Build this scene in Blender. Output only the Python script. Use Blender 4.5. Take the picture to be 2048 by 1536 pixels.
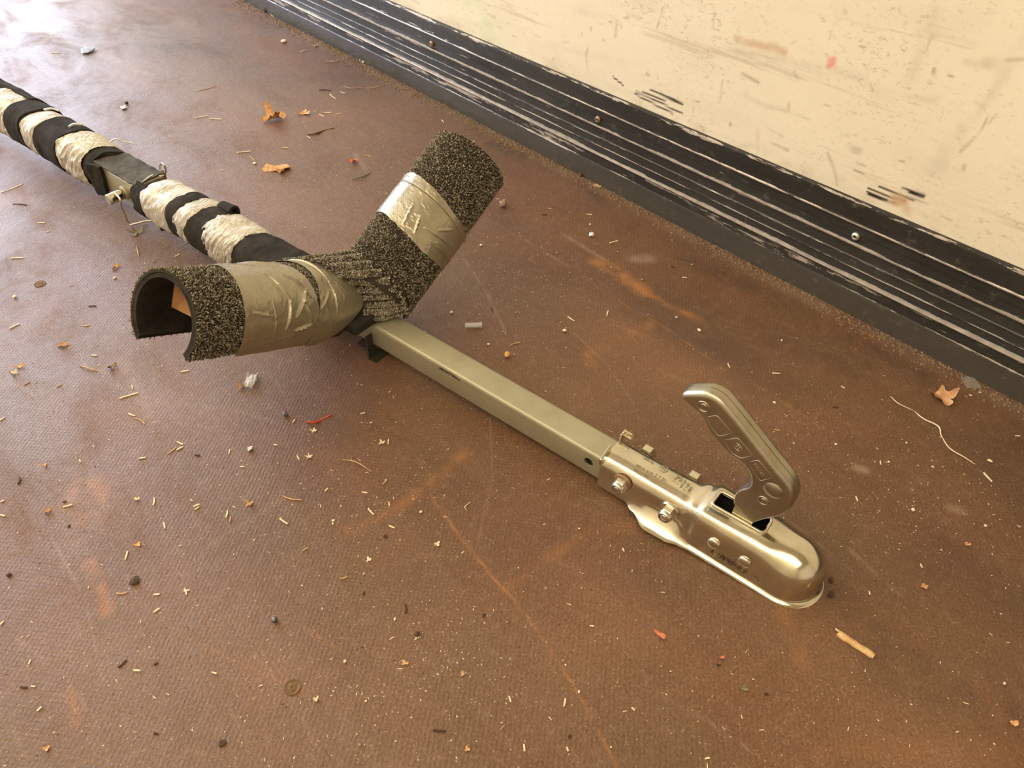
import bpy, bmesh, math, random
import numpy as np
from mathutils import Vector, Matrix

for o in list(bpy.data.objects):
    bpy.data.objects.remove(o)
SC = bpy.context.scene
COL = SC.collection
rnd = random.Random(7)
RG = np.random.default_rng(11)

# ------------------------------------------------------------ camera
FPX = 1539.0
TH, PH, CH = math.radians(43.4), math.radians(41.4), 0.747
vF = np.array([math.sin(PH), math.cos(PH), 0.0]); vR = np.array([math.cos(PH), -math.sin(PH), 0.0])
vZ = np.array([0, 0, 1.0])
cF = math.cos(TH)*vF - math.sin(TH)*vZ
cU = math.sin(TH)*vF + math.cos(TH)*vZ
C0 = np.array([0, 0, CH])
cam = bpy.data.cameras.new('camera'); co = bpy.data.objects.new('camera', cam); COL.objects.link(co)
m = Matrix.Identity(4)
for i in range(3):
    m[i][0] = vR[i]; m[i][1] = cU[i]; m[i][2] = -cF[i]; m[i][3] = C0[i]
co.matrix_world = m
cam.sensor_width = 36.0; cam.lens = FPX/2048*36.0; cam.clip_start = 0.02
SC.camera = co

# ------------------------------------------------------------ light
SC.view_settings.view_transform = 'Standard'; SC.view_settings.look = 'None'
SC.view_settings.gamma = 1.0; SC.view_settings.use_curve_mapping = False
SC.view_settings.exposure = 0.0
W = bpy.data.worlds.new('sky'); SC.world = W; W.use_nodes = True
nt = W.node_tree; nt.nodes.clear()
out = nt.nodes.new('ShaderNodeOutputWorld'); bg = nt.nodes.new('ShaderNodeBackground')
bg.inputs['Color'].default_value = (0.74, 0.82, 1.0, 1); bg.inputs['Strength'].default_value = 7.7
nt.links.new(bg.outputs[0], out.inputs[0])

def area(name, loc, rot, sx, sy, power, color, portal=False):
    l = bpy.data.lights.new(name, 'AREA'); l.shape = 'RECTANGLE'; l.size = sx; l.size_y = sy
    l.energy = power; l.color = color
    if portal: l.cycles.is_portal = True
    o = bpy.data.objects.new(name, l); COL.objects.link(o); o.location = loc; o.rotation_euler = rot
    return o
XL, XR, YB, YO, ZC = -1.36, 1.030, -2.4, 4.3, 2.30      # truck box: left wall, right wall, closed front, open rear, roof
area('door_portal', ((XL+XR)/2, YO, ZC/2), (math.radians(-90), 0, 0), XR-XL, ZC, 10, (1, 1, 1), True)
area('roof_daylight', (-0.75, 0.75, ZC-0.06), (0, 0, 0), 1.1, 4.6, 62, (1.0, 0.86, 0.60))
area('side_portal', (XL, 3.33, 1.1), (0, math.radians(-90), 0), 2.0, 0.34, 10, (1, 1, 1), True)

# ------------------------------------------------------------ numpy noise
def vnoise(x, y, seed=0):
    xi = np.floor(x).astype(np.int64); yi = np.floor(y).astype(np.int64)
    fx = x-xi; fy = y-yi; fx = fx*fx*(3-2*fx); fy = fy*fy*(3-2*fy)
    def h(a, b):
        n = (a*374761393 + b*668265263 + seed*974634777) & 0xFFFFFFFF
        n = ((n ^ (n >> 13))*1274126177) & 0xFFFFFFFF
        return ((n ^ (n >> 16)) & 0xFFFF)/65535.0
    return (h(xi, yi)*(1-fx)+h(xi+1, yi)*fx)*(1-fy)+(h(xi, yi+1)*(1-fx)+h(xi+1, yi+1)*fx)*fy
def fbm(x, y, seed=0, oc=4):
    s = 0; a = 0.5; t = 0
    for i in range(oc):
        s = s+a*vnoise(x*2**i, y*2**i, seed+i*17); t += a; a *= 0.5
    return s/t

# ------------------------------------------------------------ materials
def mat(name, base=(0.5, 0.5, 0.5), rough=0.5, metal=0.0, spec=0.5):
    M = bpy.data.materials.new(name); M.use_nodes = True
    b = M.node_tree.nodes['Principled BSDF']
    b.inputs['Base Color'].default_value = (*base, 1); b.inputs['Roughness'].default_value = rough
    b.inputs['Metallic'].default_value = metal; b.inputs['Specular IOR Level'].default_value = spec
    return M
class NT:
    def __init__(s, M):
        s.t = M.node_tree; s.b = s.t.nodes['Principled BSDF']; s.co = s.t.nodes.new('ShaderNodeTexCoord').outputs['Object']
    def n(s, ty, **kw):
        x = s.t.nodes.new(ty)
        for k, v in kw.items(): setattr(x, k, v)
        return x
    def l(s, a, b): s.t.links.new(a, b)
    def mapping(s, scale=(1, 1, 1), rot=(0, 0, 0), src=None):
        x = s.n('ShaderNodeMapping'); x.inputs['Scale'].default_value = scale; x.inputs['Rotation'].default_value = rot
        s.l(src or s.co, x.inputs[0]); return x.outputs[0]
    def noise(s, scale, detail=4, rough=0.55, src=None, dist=0.0):
        x = s.n('ShaderNodeTexNoise'); x.inputs['Scale'].default_value = scale; x.inputs['Detail'].default_value = detail
        x.inputs['Roughness'].default_value = rough; x.inputs['Distortion'].default_value = dist
        s.l(src or s.co, x.inputs['Vector']); return x.outputs[0]
    def ramp(s, src, stops, interp='LINEAR'):
        x = s.n('ShaderNodeValToRGB'); x.color_ramp.interpolation = interp
        while len(x.color_ramp.elements) > 1: x.color_ramp.elements.remove(x.color_ramp.elements[-1])
        for i, (p, c) in enumerate(stops):
            if isinstance(c, (int, float)): c = (c, c, c)
            e = x.color_ramp.elements[0] if i == 0 else x.color_ramp.elements.new(p)
            e.position = p; e.color = (*c, 1)
        s.l(src, x.inputs[0]); return x.outputs[0]
    def math(s, op, a, b=None):
        x = s.n('ShaderNodeMath', operation=op)
        for i, v in enumerate((a, b)):
            if v is None: continue
            if isinstance(v, (int, float)): x.inputs[i].default_value = v
            else: s.l(v, x.inputs[i])
        return x.outputs[0]
    def mix(s, fac, a, b, mode='MIX'):
        x = s.n('ShaderNodeMix', data_type='RGBA', blend_type=mode)
        for i, v in ((0, fac), (6, a), (7, b)):
            if isinstance(v, (int, float)): x.inputs[i].default_value = v
            elif isinstance(v, tuple): x.inputs[i].default_value = (*v, 1)
            else: s.l(v, x.inputs[i])
        return x.outputs[2]
    def attr(s, name):
        x = s.n('ShaderNodeAttribute', attribute_name=name); return x.outputs['Fac']
    def bump(s, h, strength=0.3, dist=0.001, prev=None):
        x = s.n('ShaderNodeBump'); x.inputs['Strength'].default_value = strength; x.inputs['Distance'].default_value = dist
        s.l(h, x.inputs['Height'])
        if prev: s.l(prev, x.inputs['Normal'])
        return x.outputs[0]
    def col(s, c): s.l(c, s.b.inputs['Base Color'])
    def rgh(s, c): s.l(c, s.b.inputs['Roughness'])
    def nrm(s, c): s.l(c, s.b.inputs['Normal'])

# brown film-faced plywood floor
M_floor = mat('brown_plywood', rough=0.45, spec=0.5); k = NT(M_floor)
c = k.ramp(k.noise(3.2, 6, 0.6), [(0.25, (0.104, 0.046, 0.022)), (0.5, (0.150, 0.070, 0.034)), (0.75, (0.205, 0.103, 0.053))])
hue = k.ramp(k.noise(4.3, 5, 0.62, k.mapping((1, .6, 1), (0, 0, .4))), [(0.40, 0), (0.62, 1)])
c = k.mix(k.math('MULTIPLY', hue, 0.45), c, (0.118, 0.078, 0.038))
st = k.noise(14, 5, 0.6, k.mapping((1.0, 0.12, 1), (0, 0, 0.1)))
c = k.mix(k.math('MULTIPLY', k.ramp(st, [(0.45, 0), (0.75, 1)]), 0.22), c, (0.24, 0.135, 0.085))
c = k.mix(k.math('MULTIPLY', k.ramp(k.noise(75, 3, 0.7), [(0.5, 0), (0.75, 1)]), 0.3), c, (0.27, 0.165, 0.11))
fine = k.ramp(k.noise(330, 3, 0.8), [(0.35, 0.62), (0.5, 1.0), (0.66, 1.5)])
c = k.mix(0.75, c, fine, 'MULTIPLY')
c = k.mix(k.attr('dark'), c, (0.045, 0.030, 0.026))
c = k.mix(k.attr('rust'), c, (0.40, 0.165, 0.045))
c = k.mix(k.attr('pale'), c, (0.42, 0.30, 0.22))
sp = k.n('ShaderNodeTexVoronoi'); sp.inputs['Scale'].default_value = 330; k.l(k.co, sp.inputs['Vector'])
spm = k.math('MULTIPLY', k.math('LESS_THAN', sp.outputs['Distance'], 0.16), k.math('GREATER_THAN', k.noise(60, 2), 0.56))
c = k.mix(k.math('MULTIPLY', spm, 0.8), c, (0.50, 0.36, 0.24)); k.col(c)
def weave(k, sc=410):
    mp = k.mapping((1, 1, 1), (0, 0, math.radians(4)))
    sx = k.n('ShaderNodeSeparateXYZ'); k.l(mp, sx.inputs[0])
    a = k.math('SINE', k.math('MULTIPLY', sx.outputs[0], sc*2.2)); b = k.math('SINE', k.math('MULTIPLY', sx.outputs[1], sc*2.2))
    return k.math('MULTIPLY', a, b)
wv = k.math('ADD', k.math('MULTIPLY', weave(k), 0.16), k.noise(420, 3, 0.7))
wv = k.math('ADD', wv, k.math('MULTIPLY', k.noise(40, 4, 0.6), 1.4))
k.nrm(k.bump(wv, 0.75, 0.0010))
k.rgh(k.ramp(k.noise(9, 9, 0.72, k.mapping((1, .5, 1), (0, 0, .3)), 0.6), [(0.34, 0.27), (0.5, 0.38), (0.66, 0.60)]))

# cream painted wall
M_wall = mat('cream_wall', rough=0.5, spec=0.3); k = NT(M_wall)
c = k.ramp(k.noise(2.2, 5, 0.6), [(0.3, (0.78, 0.70, 0.54)), (0.7, (0.86, 0.78, 0.61))])
c = k.mix(k.math('MULTIPLY', k.ramp(k.noise(13, 6, 0.72, k.mapping((1, 0.35, 1), (0.12, 0, 0))), [(0.52, 0), (0.60, 1)]), 0.12), c, (0.60, 0.49, 0.34))
c = k.mix(k.math('MULTIPLY', k.math('MULTIPLY', k.ramp(k.noise(190, 4, 0.75, k.mapping((1, 0.5, 1), (0.1, 0, 0))), [(0.57, 0), (0.63, 1)]), k.ramp(k.noise(6, 4, 0.6), [(0.42, 0.15), (0.6, 1)])), 0.55), c, (0.46, 0.37, 0.25))
c = k.mix(k.math('MULTIPLY', k.ramp(k.noise(30, 4, 0.75, k.mapping((1, 0.06, 1), (0.1, 0, 0))), [(0.60, 0), (0.68, 1)]), 0.42), c, (0.48, 0.38, 0.26))
c = k.mix(k.attr('scuff'), c, (0.30, 0.23, 0.15))
c = k.mix(k.attr('gouge'), c, (0.035, 0.028, 0.022))
c = k.mix(k.attr('brown'), c, (0.55, 0.34, 0.18))
c = k.mix(k.attr('red'), c, (0.70, 0.06, 0.07))
c = k.mix(k.attr('green'), c, (0.52, 0.66, 0.36))
k.col(c); k.nrm(k.bump(k.noise(160, 4, 0.6), 0.10, 0.001))

# black painted aluminium kick rail with chipped paint
M_rail = mat('black_chipped_rail', rough=0.4, spec=0.5); k = NT(M_rail)
str1 = k.noise(75, 6, 0.74, k.mapping((1, 0.16, 1.5)))
big = k.noise(5, 3, 0.6)
e = k.attr('edge')
msk = k.math('GREATER_THAN', k.math('ADD', k.math('ADD', str1, k.math('MULTIPLY', big, 0.35)), k.math('MULTIPLY', e, 0.42)), 0.955)
bc = k.ramp(k.noise(9, 5, 0.6, k.mapping((1, 0.3, 1))), [(0.3, (0.018, 0.018, 0.017)), (0.7, (0.050, 0.048, 0.044))])
bc = k.mix(k.attr('dust'), bc, (0.090, 0.079, 0.064))
bc = k.mix(k.math('MULTIPLY', k.ramp(k.noise(48, 6, 0.75), [(0.57, 0), (0.7, 1)]), 0.16), bc, (0.5, 0.42, 0.34))
cc = k.ramp(k.noise(50, 4, 0.6), [(0.3, (0.40, 0.35, 0.30)), (0.7, (0.66, 0.60, 0.53))])
k.col(k.mix(msk, bc, cc)); k.l(k.math('MULTIPLY', msk, 0.35), k.b.inputs['Metallic'])
k.rgh(k.ramp(k.noise(20, 4, 0.6, k.mapping((1, 0.2, 1))), [(0.3, 0.20), (0.7, 0.36)]))
k.nrm(k.bump(k.math('ADD', k.math('MULTIPLY', msk, -0.5), k.noise(130, 3)), 0.25, 0.0006))

M_ceil = mat('pale_roof', (0.72, 0.62, 0.42), 0.6)
M_dirt = mat('dirt_crumbs', (0.24, 0.16, 0.09), 0.9)
M_steelr = mat('rusty_screw', (0.34, 0.22, 0.15), 0.5, 0.6); M_screw = mat('steel_screw', (0.55, 0.52, 0.48), 0.4, 0.8)
M_black = mat('black_hole', (0.012, 0.010, 0.009), 0.9)

# galvanised greenish tube
def metal_mat(name, c1_, c2_, rough, metal, bump=0.1, sc=30, r2=None):
    M = mat(name, c1_, rough, metal); k = NT(M)
    k.col(k.ramp(k.noise(sc, 5, 0.65), [(0.3, c1_), (0.72, c2_)]))
    k.rgh(k.ramp(k.noise(sc*1.7, 5, 0.7), [(0.3, rough), (0.75, (r2 or rough+0.12))]))
    k.nrm(k.bump(k.noise(sc*8, 3), bump, 0.0004)); return M
M_tube = metal_mat('galvanised_tube', (0.36, 0.335, 0.235), (0.43, 0.405, 0.295), 0.42, 0.55, 0.12, 22)
k = NT(M_tube)
cc = M_tube.node_tree.nodes['Principled BSDF'].inputs['Base Color'].links[0].from_socket
k.col(k.mix(k.attr('dark'), cc, (0.03, 0.028, 0.022)))
M_zinc = metal_mat('bright_zinc', (0.54, 0.505, 0.40), (0.76, 0.73, 0.61), 0.10, 1.0, 0.035, 26, 0.24)
M_zinc2 = metal_mat('zinc_lever', (0.34, 0.315, 0.245), (0.49, 0.46, 0.38), 0.27, 1.0, 0.10, 26, 0.42)
M_nut = metal_mat('zinc_nut', (0.60, 0.55, 0.46), (0.74, 0.70, 0.60), 0.22, 1.0, 0.1, 60)
M_rust = metal_mat('rusty_washer', (0.22, 0.11, 0.05), (0.40, 0.28, 0.16), 0.55, 0.5, 0.3, 90)
M_nylon = mat('blue_nylon', (0.16, 0.22, 0.28), 0.4)
M_foam = mat('black_foam', (0.03, 0.027, 0.024), 0.9, 0, 0.15); k = NT(M_foam)
k.col(k.ramp(k.noise(40, 6, 0.7), [(0.3, (0.014, 0.012, 0.010)), (0.7, (0.050, 0.043, 0.035))]))
k.nrm(k.bump(k.math('ADD', k.noise(700, 2), k.math('MULTIPLY', k.noise(60, 4), 2.0)), 0.7, 0.0012))
M_felt = mat('grey_felt', (0.07, 0.064, 0.058), 0.9); k = NT(M_felt)
k.col(k.ramp(k.noise(60, 6, 0.7), [(0.3, (0.03, 0.027, 0.024)), (0.7, (0.115, 0.105, 0.092))]))
k.nrm(k.bump(k.noise(300, 4), 0.6, 0.001))
def tape_mat(name, a, b, dirt, rough=0.36, metal=0.35):
    M = mat(name, a, rough, metal); k = NT(M)
    c = k.ramp(k.noise(18, 5, 0.6), [(0.3, a), (0.7, b)])
    c = k.mix(k.math('MULTIPLY', k.ramp(k.noise(34, 6, 0.7), [(0.55, 0), (0.72, 1)]), 0.65), c, dirt)
    k.col(c); wvn = weave(k, 700)
    k.nrm(k.bump(k.math('ADD', k.math('MULTIPLY', wvn, 0.10), k.noise(45, 4, 0.6)), 0.22, 0.0010)); return M
M_tape = tape_mat('silver_duct_tape', (0.33, 0.30, 0.225), (0.42, 0.385, 0.295), (0.29, 0.25, 0.17), 0.30, 0.6)
M_tape_old = tape_mat('old_duct_tape', (0.56, 0.53, 0.48), (0.68, 0.66, 0.61), (0.36, 0.28, 0.13), 0.40, 0.35)
M_wood = mat('plank_wood', (0.36, 0.17, 0.07), 0.6); k = NT(M_wood)
k.col(k.ramp(k.noise(60, 5, 0.6, k.mapping((0.15, 1, 1))), [(0.3, (0.26, 0.115, 0.045)), (0.7, (0.46, 0.235, 0.10))]))
M_carpet = mat('carpet_back', (0.045, 0.038, 0.030), 0.95, 0, 0.1)
M_pile = mat('carpet_pile', (0.1, 0.09, 0.07), 0.9, 0, 0.15); k = NT(M_pile)
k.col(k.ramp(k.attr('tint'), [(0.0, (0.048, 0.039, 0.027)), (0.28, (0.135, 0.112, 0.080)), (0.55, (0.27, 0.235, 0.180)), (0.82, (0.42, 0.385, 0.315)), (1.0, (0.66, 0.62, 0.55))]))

def simple(name, a, b, sc=120, rough=0.75, bump=0.3):
    M = mat(name, a, rough, 0, 0.3); k = NT(M)
    k.col(k.ramp(k.noise(sc, 4, 0.6), [(0.3, a), (0.7, b)])); k.nrm(k.bump(k.noise(sc*3, 3), bump, 0.0005)); return M
M_straw = simple('pale_straw', (0.72, 0.58, 0.36), (0.92, 0.84, 0.64))
M_straw2 = simple('tan_straw', (0.45, 0.27, 0.14), (0.66, 0.44, 0.26))
M_bark = simple('dark_chip', (0.045, 0.025, 0.016), (0.11, 0.06, 0.04))
M_leaf = simple('dry_leaf', (0.42, 0.20, 0.09), (0.68, 0.41, 0.22), 90)
M_oleaf = simple('orange_leaf', (0.50, 0.24, 0.10), (0.74, 0.48, 0.26), 160)
M_rleaf = simple('red_leaf', (0.58, 0.15, 0.08), (0.72, 0.30, 0.18), 90)
M_gleaf = simple('green_grey_leaf', (0.13, 0.11, 0.05), (0.30, 0.24, 0.12), 90)
M_red = simple('red_scrap', (0.48, 0.035, 0.02), (0.68, 0.09, 0.05))
M_white = simple('white_scrap', (0.66, 0.66, 0.70), (0.86, 0.85, 0.84), 60)
M_stone = simple('brown_stone', (0.26, 0.17, 0.11), (0.50, 0.36, 0.26), 110)
M_ychip = simple('yellow_nugget', (0.60, 0.30, 0.06), (0.80, 0.52, 0.20), 120)
M_lead = mat('lead_pellet', (0.16, 0.16, 0.17), 0.35, 0.7)
M_film = mat('clear_film', (0.80, 0.78, 0.76), 0.18); M_film.node_tree.nodes['Principled BSDF'].inputs['Alpha'].default_value = 0.42
M_film2 = mat('thin_clear_film', (0.62, 0.60, 0.50), 0.15); M_film2.node_tree.nodes['Principled BSDF'].inputs['Alpha'].default_value = 0.16

# ------------------------------------------------------------ helpers
def tag(o, label=None, cat=None, group=None, kind=None):
    if label: o['label'] = label
    if cat: o['category'] = cat
    if group: o['group'] = group
    if kind: o['kind'] = kind
    return o
def empty(name, loc=(0, 0, 0)):
    o = bpy.data.objects.new(name, None); COL.objects.link(o); o.location = loc; o.empty_display_size = 0.02; return o
def mesh(name, V, Fc, m, parent=None, smooth=True, attrs=None):
    me = bpy.data.meshes.new(name)
    V = np.asarray(V, dtype=float)
    me.from_pydata(V.tolist(), [], [tuple(int(i) for i in f) for f in Fc]); me.update()
    me.materials.append(m)
    if smooth: me.polygons.foreach_set('use_smooth', [True]*len(me.polygons))
    if attrs:
        for kx, a in attrs.items():
            at = me.attributes.new(kx, 'FLOAT', 'POINT'); at.data.foreach_set('value', np.asarray(a, dtype=np.float32))
    o = bpy.data.objects.new(name, me); COL.objects.link(o)
    if parent: o.parent = parent
    return o
def grid_faces(nu, nv, closeu=False, closev=False):
    U = nu if closeu else nu-1; Vn = nv if closev else nv-1
    i, j = np.meshgrid(np.arange(U), np.arange(Vn), indexing='ij'); i2 = (i+1) % nu; j2 = (j+1) % nv
    return np.stack([i*nv+j, i2*nv+j, i2*nv+j2, i*nv+j2], -1).reshape(-1, 4)
def join(parts):
    V = []; Fc = []; n = 0
    for v, f in parts:
        v = np.asarray(v, float); V.append(v)
        Fc += [tuple(int(x)+n for x in ff) for ff in f]; n += len(v)
    return np.vstack(V), Fc
def box(c, s, R=None):
    v = np.array([[x, y, z] for x in (-.5, .5) for y in (-.5, .5) for z in (-.5, .5)])*np.array(s)
    if R is not None: v = v@np.asarray(R).T
    return v+np.array(c), [(0, 1, 3, 2), (4, 6, 7, 5), (0, 4, 5, 1), (2, 3, 7, 6), (0, 2, 6, 4), (1, 5, 7, 3)]
def frame(d):
    d = np.asarray(d, float); d /= np.linalg.norm(d)
    a = np.array([0, 0, 1.0]) if abs(d[2]) < 0.9 else np.array([1.0, 0, 0])
    x = np.cross(a, d); x /= np.linalg.norm(x); return x, np.cross(d, x), d
def tube(pts, r, n=8, caps=True):
    pts = np.asarray(pts, float); N = len(pts)
    rr = np.full(N, r) if np.isscalar(r) else np.asarray(r)
    T = np.gradient(pts, axis=0); T /= np.linalg.norm(T, axis=1)[:, None]+1e-12
    x, y, _ = frame(T[0]); V = []
    for i in range(N):
        x = x-(x@T[i])*T[i]; x /= np.linalg.norm(x); y = np.cross(T[i], x)
        for j in range(n):
            a = 2*math.pi*j/n; V.append(pts[i]+rr[i]*(math.cos(a)*x+math.sin(a)*y))
    Fc = [tuple(f) for f in grid_faces(N, n, False, True)]
    if caps: Fc += [tuple(range(n))[::-1], tuple((N-1)*n+j for j in range(n))]
    return np.array(V), Fc
def cyl(p, q, prof, n=24, ph=0.0):
    """solid of revolution: prof = [(t along p-q, radius)]"""
    p = np.asarray(p, float); q = np.asarray(q, float); x, y, d = frame(q-p); L = np.linalg.norm(q-p)
    V = []
    for t, r in prof:
        for j in range(n):
            a = 2*math.pi*j/n+ph; V.append(p+d*t*L+r*(math.cos(a)*x+math.sin(a)*y))
    Fc = [tuple(f) for f in grid_faces(len(prof), n, False, True)]
    Fc += [tuple(range(n))[::-1], tuple((len(prof)-1)*n+j for j in range(n))]
    return np.array(V), Fc
def smooth_path(pts, n=6):
    pts = np.asarray(pts, float); P = np.vstack([2*pts[0]-pts[1], pts, 2*pts[-1]-pts[-2]]); o = []
    for i in range(1, len(P)-2):
        for t in np.linspace(0, 1, n, endpoint=False):
            a, b, c_, d = P[i-1], P[i], P[i+1], P[i+2]
            o.append(0.5*((2*b)+(-a+c_)*t+(2*a-5*b+4*c_-d)*t*t+(-a+3*b-3*c_+d)*t**3))
    o.append(pts[-1]); return np.array(o)
def bake(o):
    dg = bpy.context.evaluated_depsgraph_get(); dg.update()
    me = bpy.data.meshes.new_from_object(o.evaluated_get(dg)); old = o.data
    o.modifiers.clear(); o.data = me; bpy.data.meshes.remove(old); return o
def boolean_cut(o, cutters):
    cs = []
    for v, f in cutters:
        c_ = mesh('cutter', v, f, M_black); c_.matrix_world = o.matrix_world; cs.append(c_)
        if o.parent: c_.parent = o.parent
        bpy.context.view_layer.update()
        md = o.modifiers.new('b', 'BOOLEAN'); md.operation = 'DIFFERENCE'; md.solver = 'EXACT'; md.object = c_
    bake(o)
    for c_ in cs: bpy.data.objects.remove(c_)
def fixn(o):
    bm = bmesh.new(); bm.from_mesh(o.data); bmesh.ops.recalc_face_normals(bm, faces=bm.faces); bm.to_mesh(o.data); bm.free(); return o
def autosmooth(o, ang=35):
    me = o.data; bm = bmesh.new(); bm.from_mesh(me)
    for e in bm.edges:
        if len(e.link_faces) == 2 and e.calc_face_angle(0) > math.radians(ang): e.smooth = False
    bm.to_mesh(me); bm.free(); return o
def ray(x, y): return (x-1024)/FPX*vR-(y-768)/FPX*cU+cF
def fl(x, y, z=0.0):
    r = ray(x, y); t = (z-CH)/r[2]; p = C0+r*t; return p

# ------------------------------------------------------------ structure: floor
XW = 1.022
def stroke_mask(X, Y, pts, w, soft=0.5, nz=0.0, seed=3):
    m_ = np.zeros_like(X); pts = [np.asarray(p)[:2] for p in pts]
    x0 = min(p[0] for p in pts)-w*3; x1 = max(p[0] for p in pts)+w*3; y0 = min(p[1] for p in pts)-w*3; y1 = max(p[1] for p in pts)+w*3
    s = (X > x0) & (X < x1) & (Y > y0) & (Y < y1)
    if not s.any(): return m_
    xs = X[s]; ys = Y[s]; d = np.full(xs.shape, 9.0)
    for a, b in zip(pts[:-1], pts[1:]):
        ab = b-a; L = ab@ab+1e-12; t = np.clip(((xs-a[0])*ab[0]+(ys-a[1])*ab[1])/L, 0, 1)
        d = np.minimum(d, np.hypot(xs-a[0]-t*ab[0], ys-a[1]-t*ab[1]))
    if nz: d = d*(1+nz*(fbm(xs*25, ys*25, seed)-0.5)*2)
    v = np.clip(1-(d-w*(1-soft))/(w*soft*2+1e-9), 0, 1)
    if nz: v = v*np.clip(fbm(xs*60, ys*60, seed+9)*2-0.35, 0, 1)
    m_[s] = v; return m_
def build_floor():
    xs = np.arange(-0.62, XW+0.004, 0.003); ys = [-0.16]; 
    while ys[-1] < 3.1: ys.append(ys[-1]+0.0026+0.0022*max(0, ys[-1]))
    ys = np.array(ys)
    X, Y = np.meshgrid(xs, ys, indexing='ij'); Zh = 0.0003*(fbm(X*9, Y*9, 5)-0.5)
    V = np.stack([X, Y, Zh], -1).reshape(-1, 3); Fc = grid_faces(len(xs), len(ys))
    rust = np.zeros_like(X); dark = np.zeros_like(X); pale = np.zeros_like(X)
    P = lambda *a: [fl(*p) for p in a]
    for a, w, s_, q in (([(1190, 522), (1230, 540), (1290, 585)], .012, .9, 1.3), ([(1290, 585), (1340, 612), (1400, 640)], .007, .7, 1.4),
                   ([(1300, 650), (1240, 680), (1190, 695), (1172, 712), (1185, 728)], .008, .35, 1.2),
                   ([(680, 1062), (712, 1060), (770, 1028), (840, 985), (930, 905)], .006, .45, 1.2),
                   ([(178, 975), (190, 1000), (178, 1018)], .016, .75, 1.5), ([(150, 990), (135, 1010)], .010, .35, 1.3),
                   ([(180, 1128), (200, 1165), (214, 1222)], .007, .75, 1.2), ([(140, 1385), (158, 1460)], .005, .35, 1.2),
                   ([(1565, 1225), (1585, 1270), (1608, 1335)], .008, .30, .9), ([(1010, 1180), (1180, 1060), (1260, 1050)], .006, .25, 1.2),
                   ([(5, 395), (20, 400)], .03, .3, 1.2), ([(1650, 1500), (2040, 1500)], .012, .15, 1.2)):
        rust = np.maximum(rust, s_*stroke_mask(X, Y, P(*a), w, 0.8, q*0.5))
    for a, w, s_ in (([(860, 990), (925, 1080), (990, 1160), (1040, 1215), (1090, 1285), (1150, 1375), (1190, 1450), (1235, 1536)], .0013, .75),
                   ([(600, 1250), (680, 1300)], .001, .35), ([(330, 1255), (520, 1345), (700, 1420)], .0010, .35), ([(1235, 600), (1330, 655), (1450, 740)], .0009, .6),
                   ([(1500, 765), (1600, 825), (1700, 900)], .0009, .4), ([(1100, 700), (1180, 770)], .001, .3)):
        rust = np.maximum(rust, s_*stroke_mask(X, Y, P(*a), w, 0.6, 0.3))
    for a, w, s_ in (([(325, 90), (345, 92), (385, 98)], .045, .75), ([(292, 112)], .03, .45), ([(400, 108), (405, 110)], .03, .3), ([(540, 52), (600, 55)], .03, .35),
                   ([(590, 98), (680, 105)], .022, .35), ([(760, 140), (830, 172), (880, 215)], .012, .5), ([(640, 150), (720, 160)], .04, .35),
                   ([(980, 285), (1010, 300), (1040, 310)], .012, .6), ([(1150, 360), (1210, 410)], .007, .5), ([(1370, 520), (1440, 548), (1500, 570)], .012, .55),
                   ([(1560, 690), (1640, 700), (1700, 730)], .025, .45), ([(1700, 680), (1850, 750)], .014, .45), ([(1640, 600), (1760, 665), (1960, 772)], .012, .45),
                   ([(1780, 1290), (1850, 1340), (1960, 1410)], .030, .35), ([(1665, 1180), (1720, 1235), (1800, 1300)], .018, .45), ([(1960, 1410), (2048, 1440)], .035, .35),  # the coupler nose's cast shadow, painted as a dark band
                   ([(620, 890), (760, 770)], .05, .25), ([(300, 470), (420, 520)], .04, .2), ([(835, 1270), (845, 1274)], .003, .7), ([(200, 480), (300, 440)], .05, .15)):
        if len(a) == 1: a = a+[(a[0][0]+2, a[0][1])]
        dark = np.maximum(dark, s_*stroke_mask(X, Y, P(*a), w, 1.0, 0.5))
    for a, w, s_ in (([(1265, 515), (1300, 518)], .010, .5), ([(1715, 935), (1730, 940)], .006, .7), ([(1905, 1015), (1925, 1022)], .005, .7), ([(60, 400), (240, 480)], .02, .10),
                   ([(1130, 470), (1210, 520)], .003, .4), ([(1050, 480), (1140, 535)], .002, .3), ([(930, 520), (975, 590), (1010, 660)], .002, .35),
                   ([(60, 60), (180, 95), (300, 150)], .012, .25), ([(20, 30), (230, 60)], .012, .25), ([(130, 40), (60, 110)], .008, .25), ([(710, 308), (735, 345)], .004, .3),
                   ([(1700, 300+800), (1800, 1190)], .002, .3), ([(240, 320+400), (300, 830)], .008, .18), ([(1480, 820), (1340, 750)], .002, .25), ([(560, 1000), (420, 1090)], .002, .2)):
        pale = np.maximum(pale, s_*stroke_mask(X, Y, P(*a), w, 0.8, 0.4))
    for i in range(150):       # fine random scratches
        x = rnd.uniform(-.4, 1.0); y = rnd.uniform(0, 2.2); a = rnd.gauss(math.pi/2, 0.5); L = rnd.uniform(.03, .22)
        q = [(x, y), (x+L*.5*math.cos(a), y+L*.5*math.sin(a)), (x+L*math.cos(a+.1), y+L*math.sin(a+.1))]
        pale = np.maximum(pale, rnd.uniform(.06, .26)*stroke_mask(X, Y, q, .0011, 0.6, 0.3))
    edge = np.clip((X-(XW-0.045+0.02*fbm(Y*12, Y*0, 8)))/0.02, 0, 1)
    pale = np.maximum(pale, 0.22*edge*np.clip(fbm(X*30, Y*30, 2)*1.6-.2, 0, 1)); dark = np.maximum(dark, 0.35*np.clip((X-(XW-.012))/.012, 0, 1))
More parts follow.
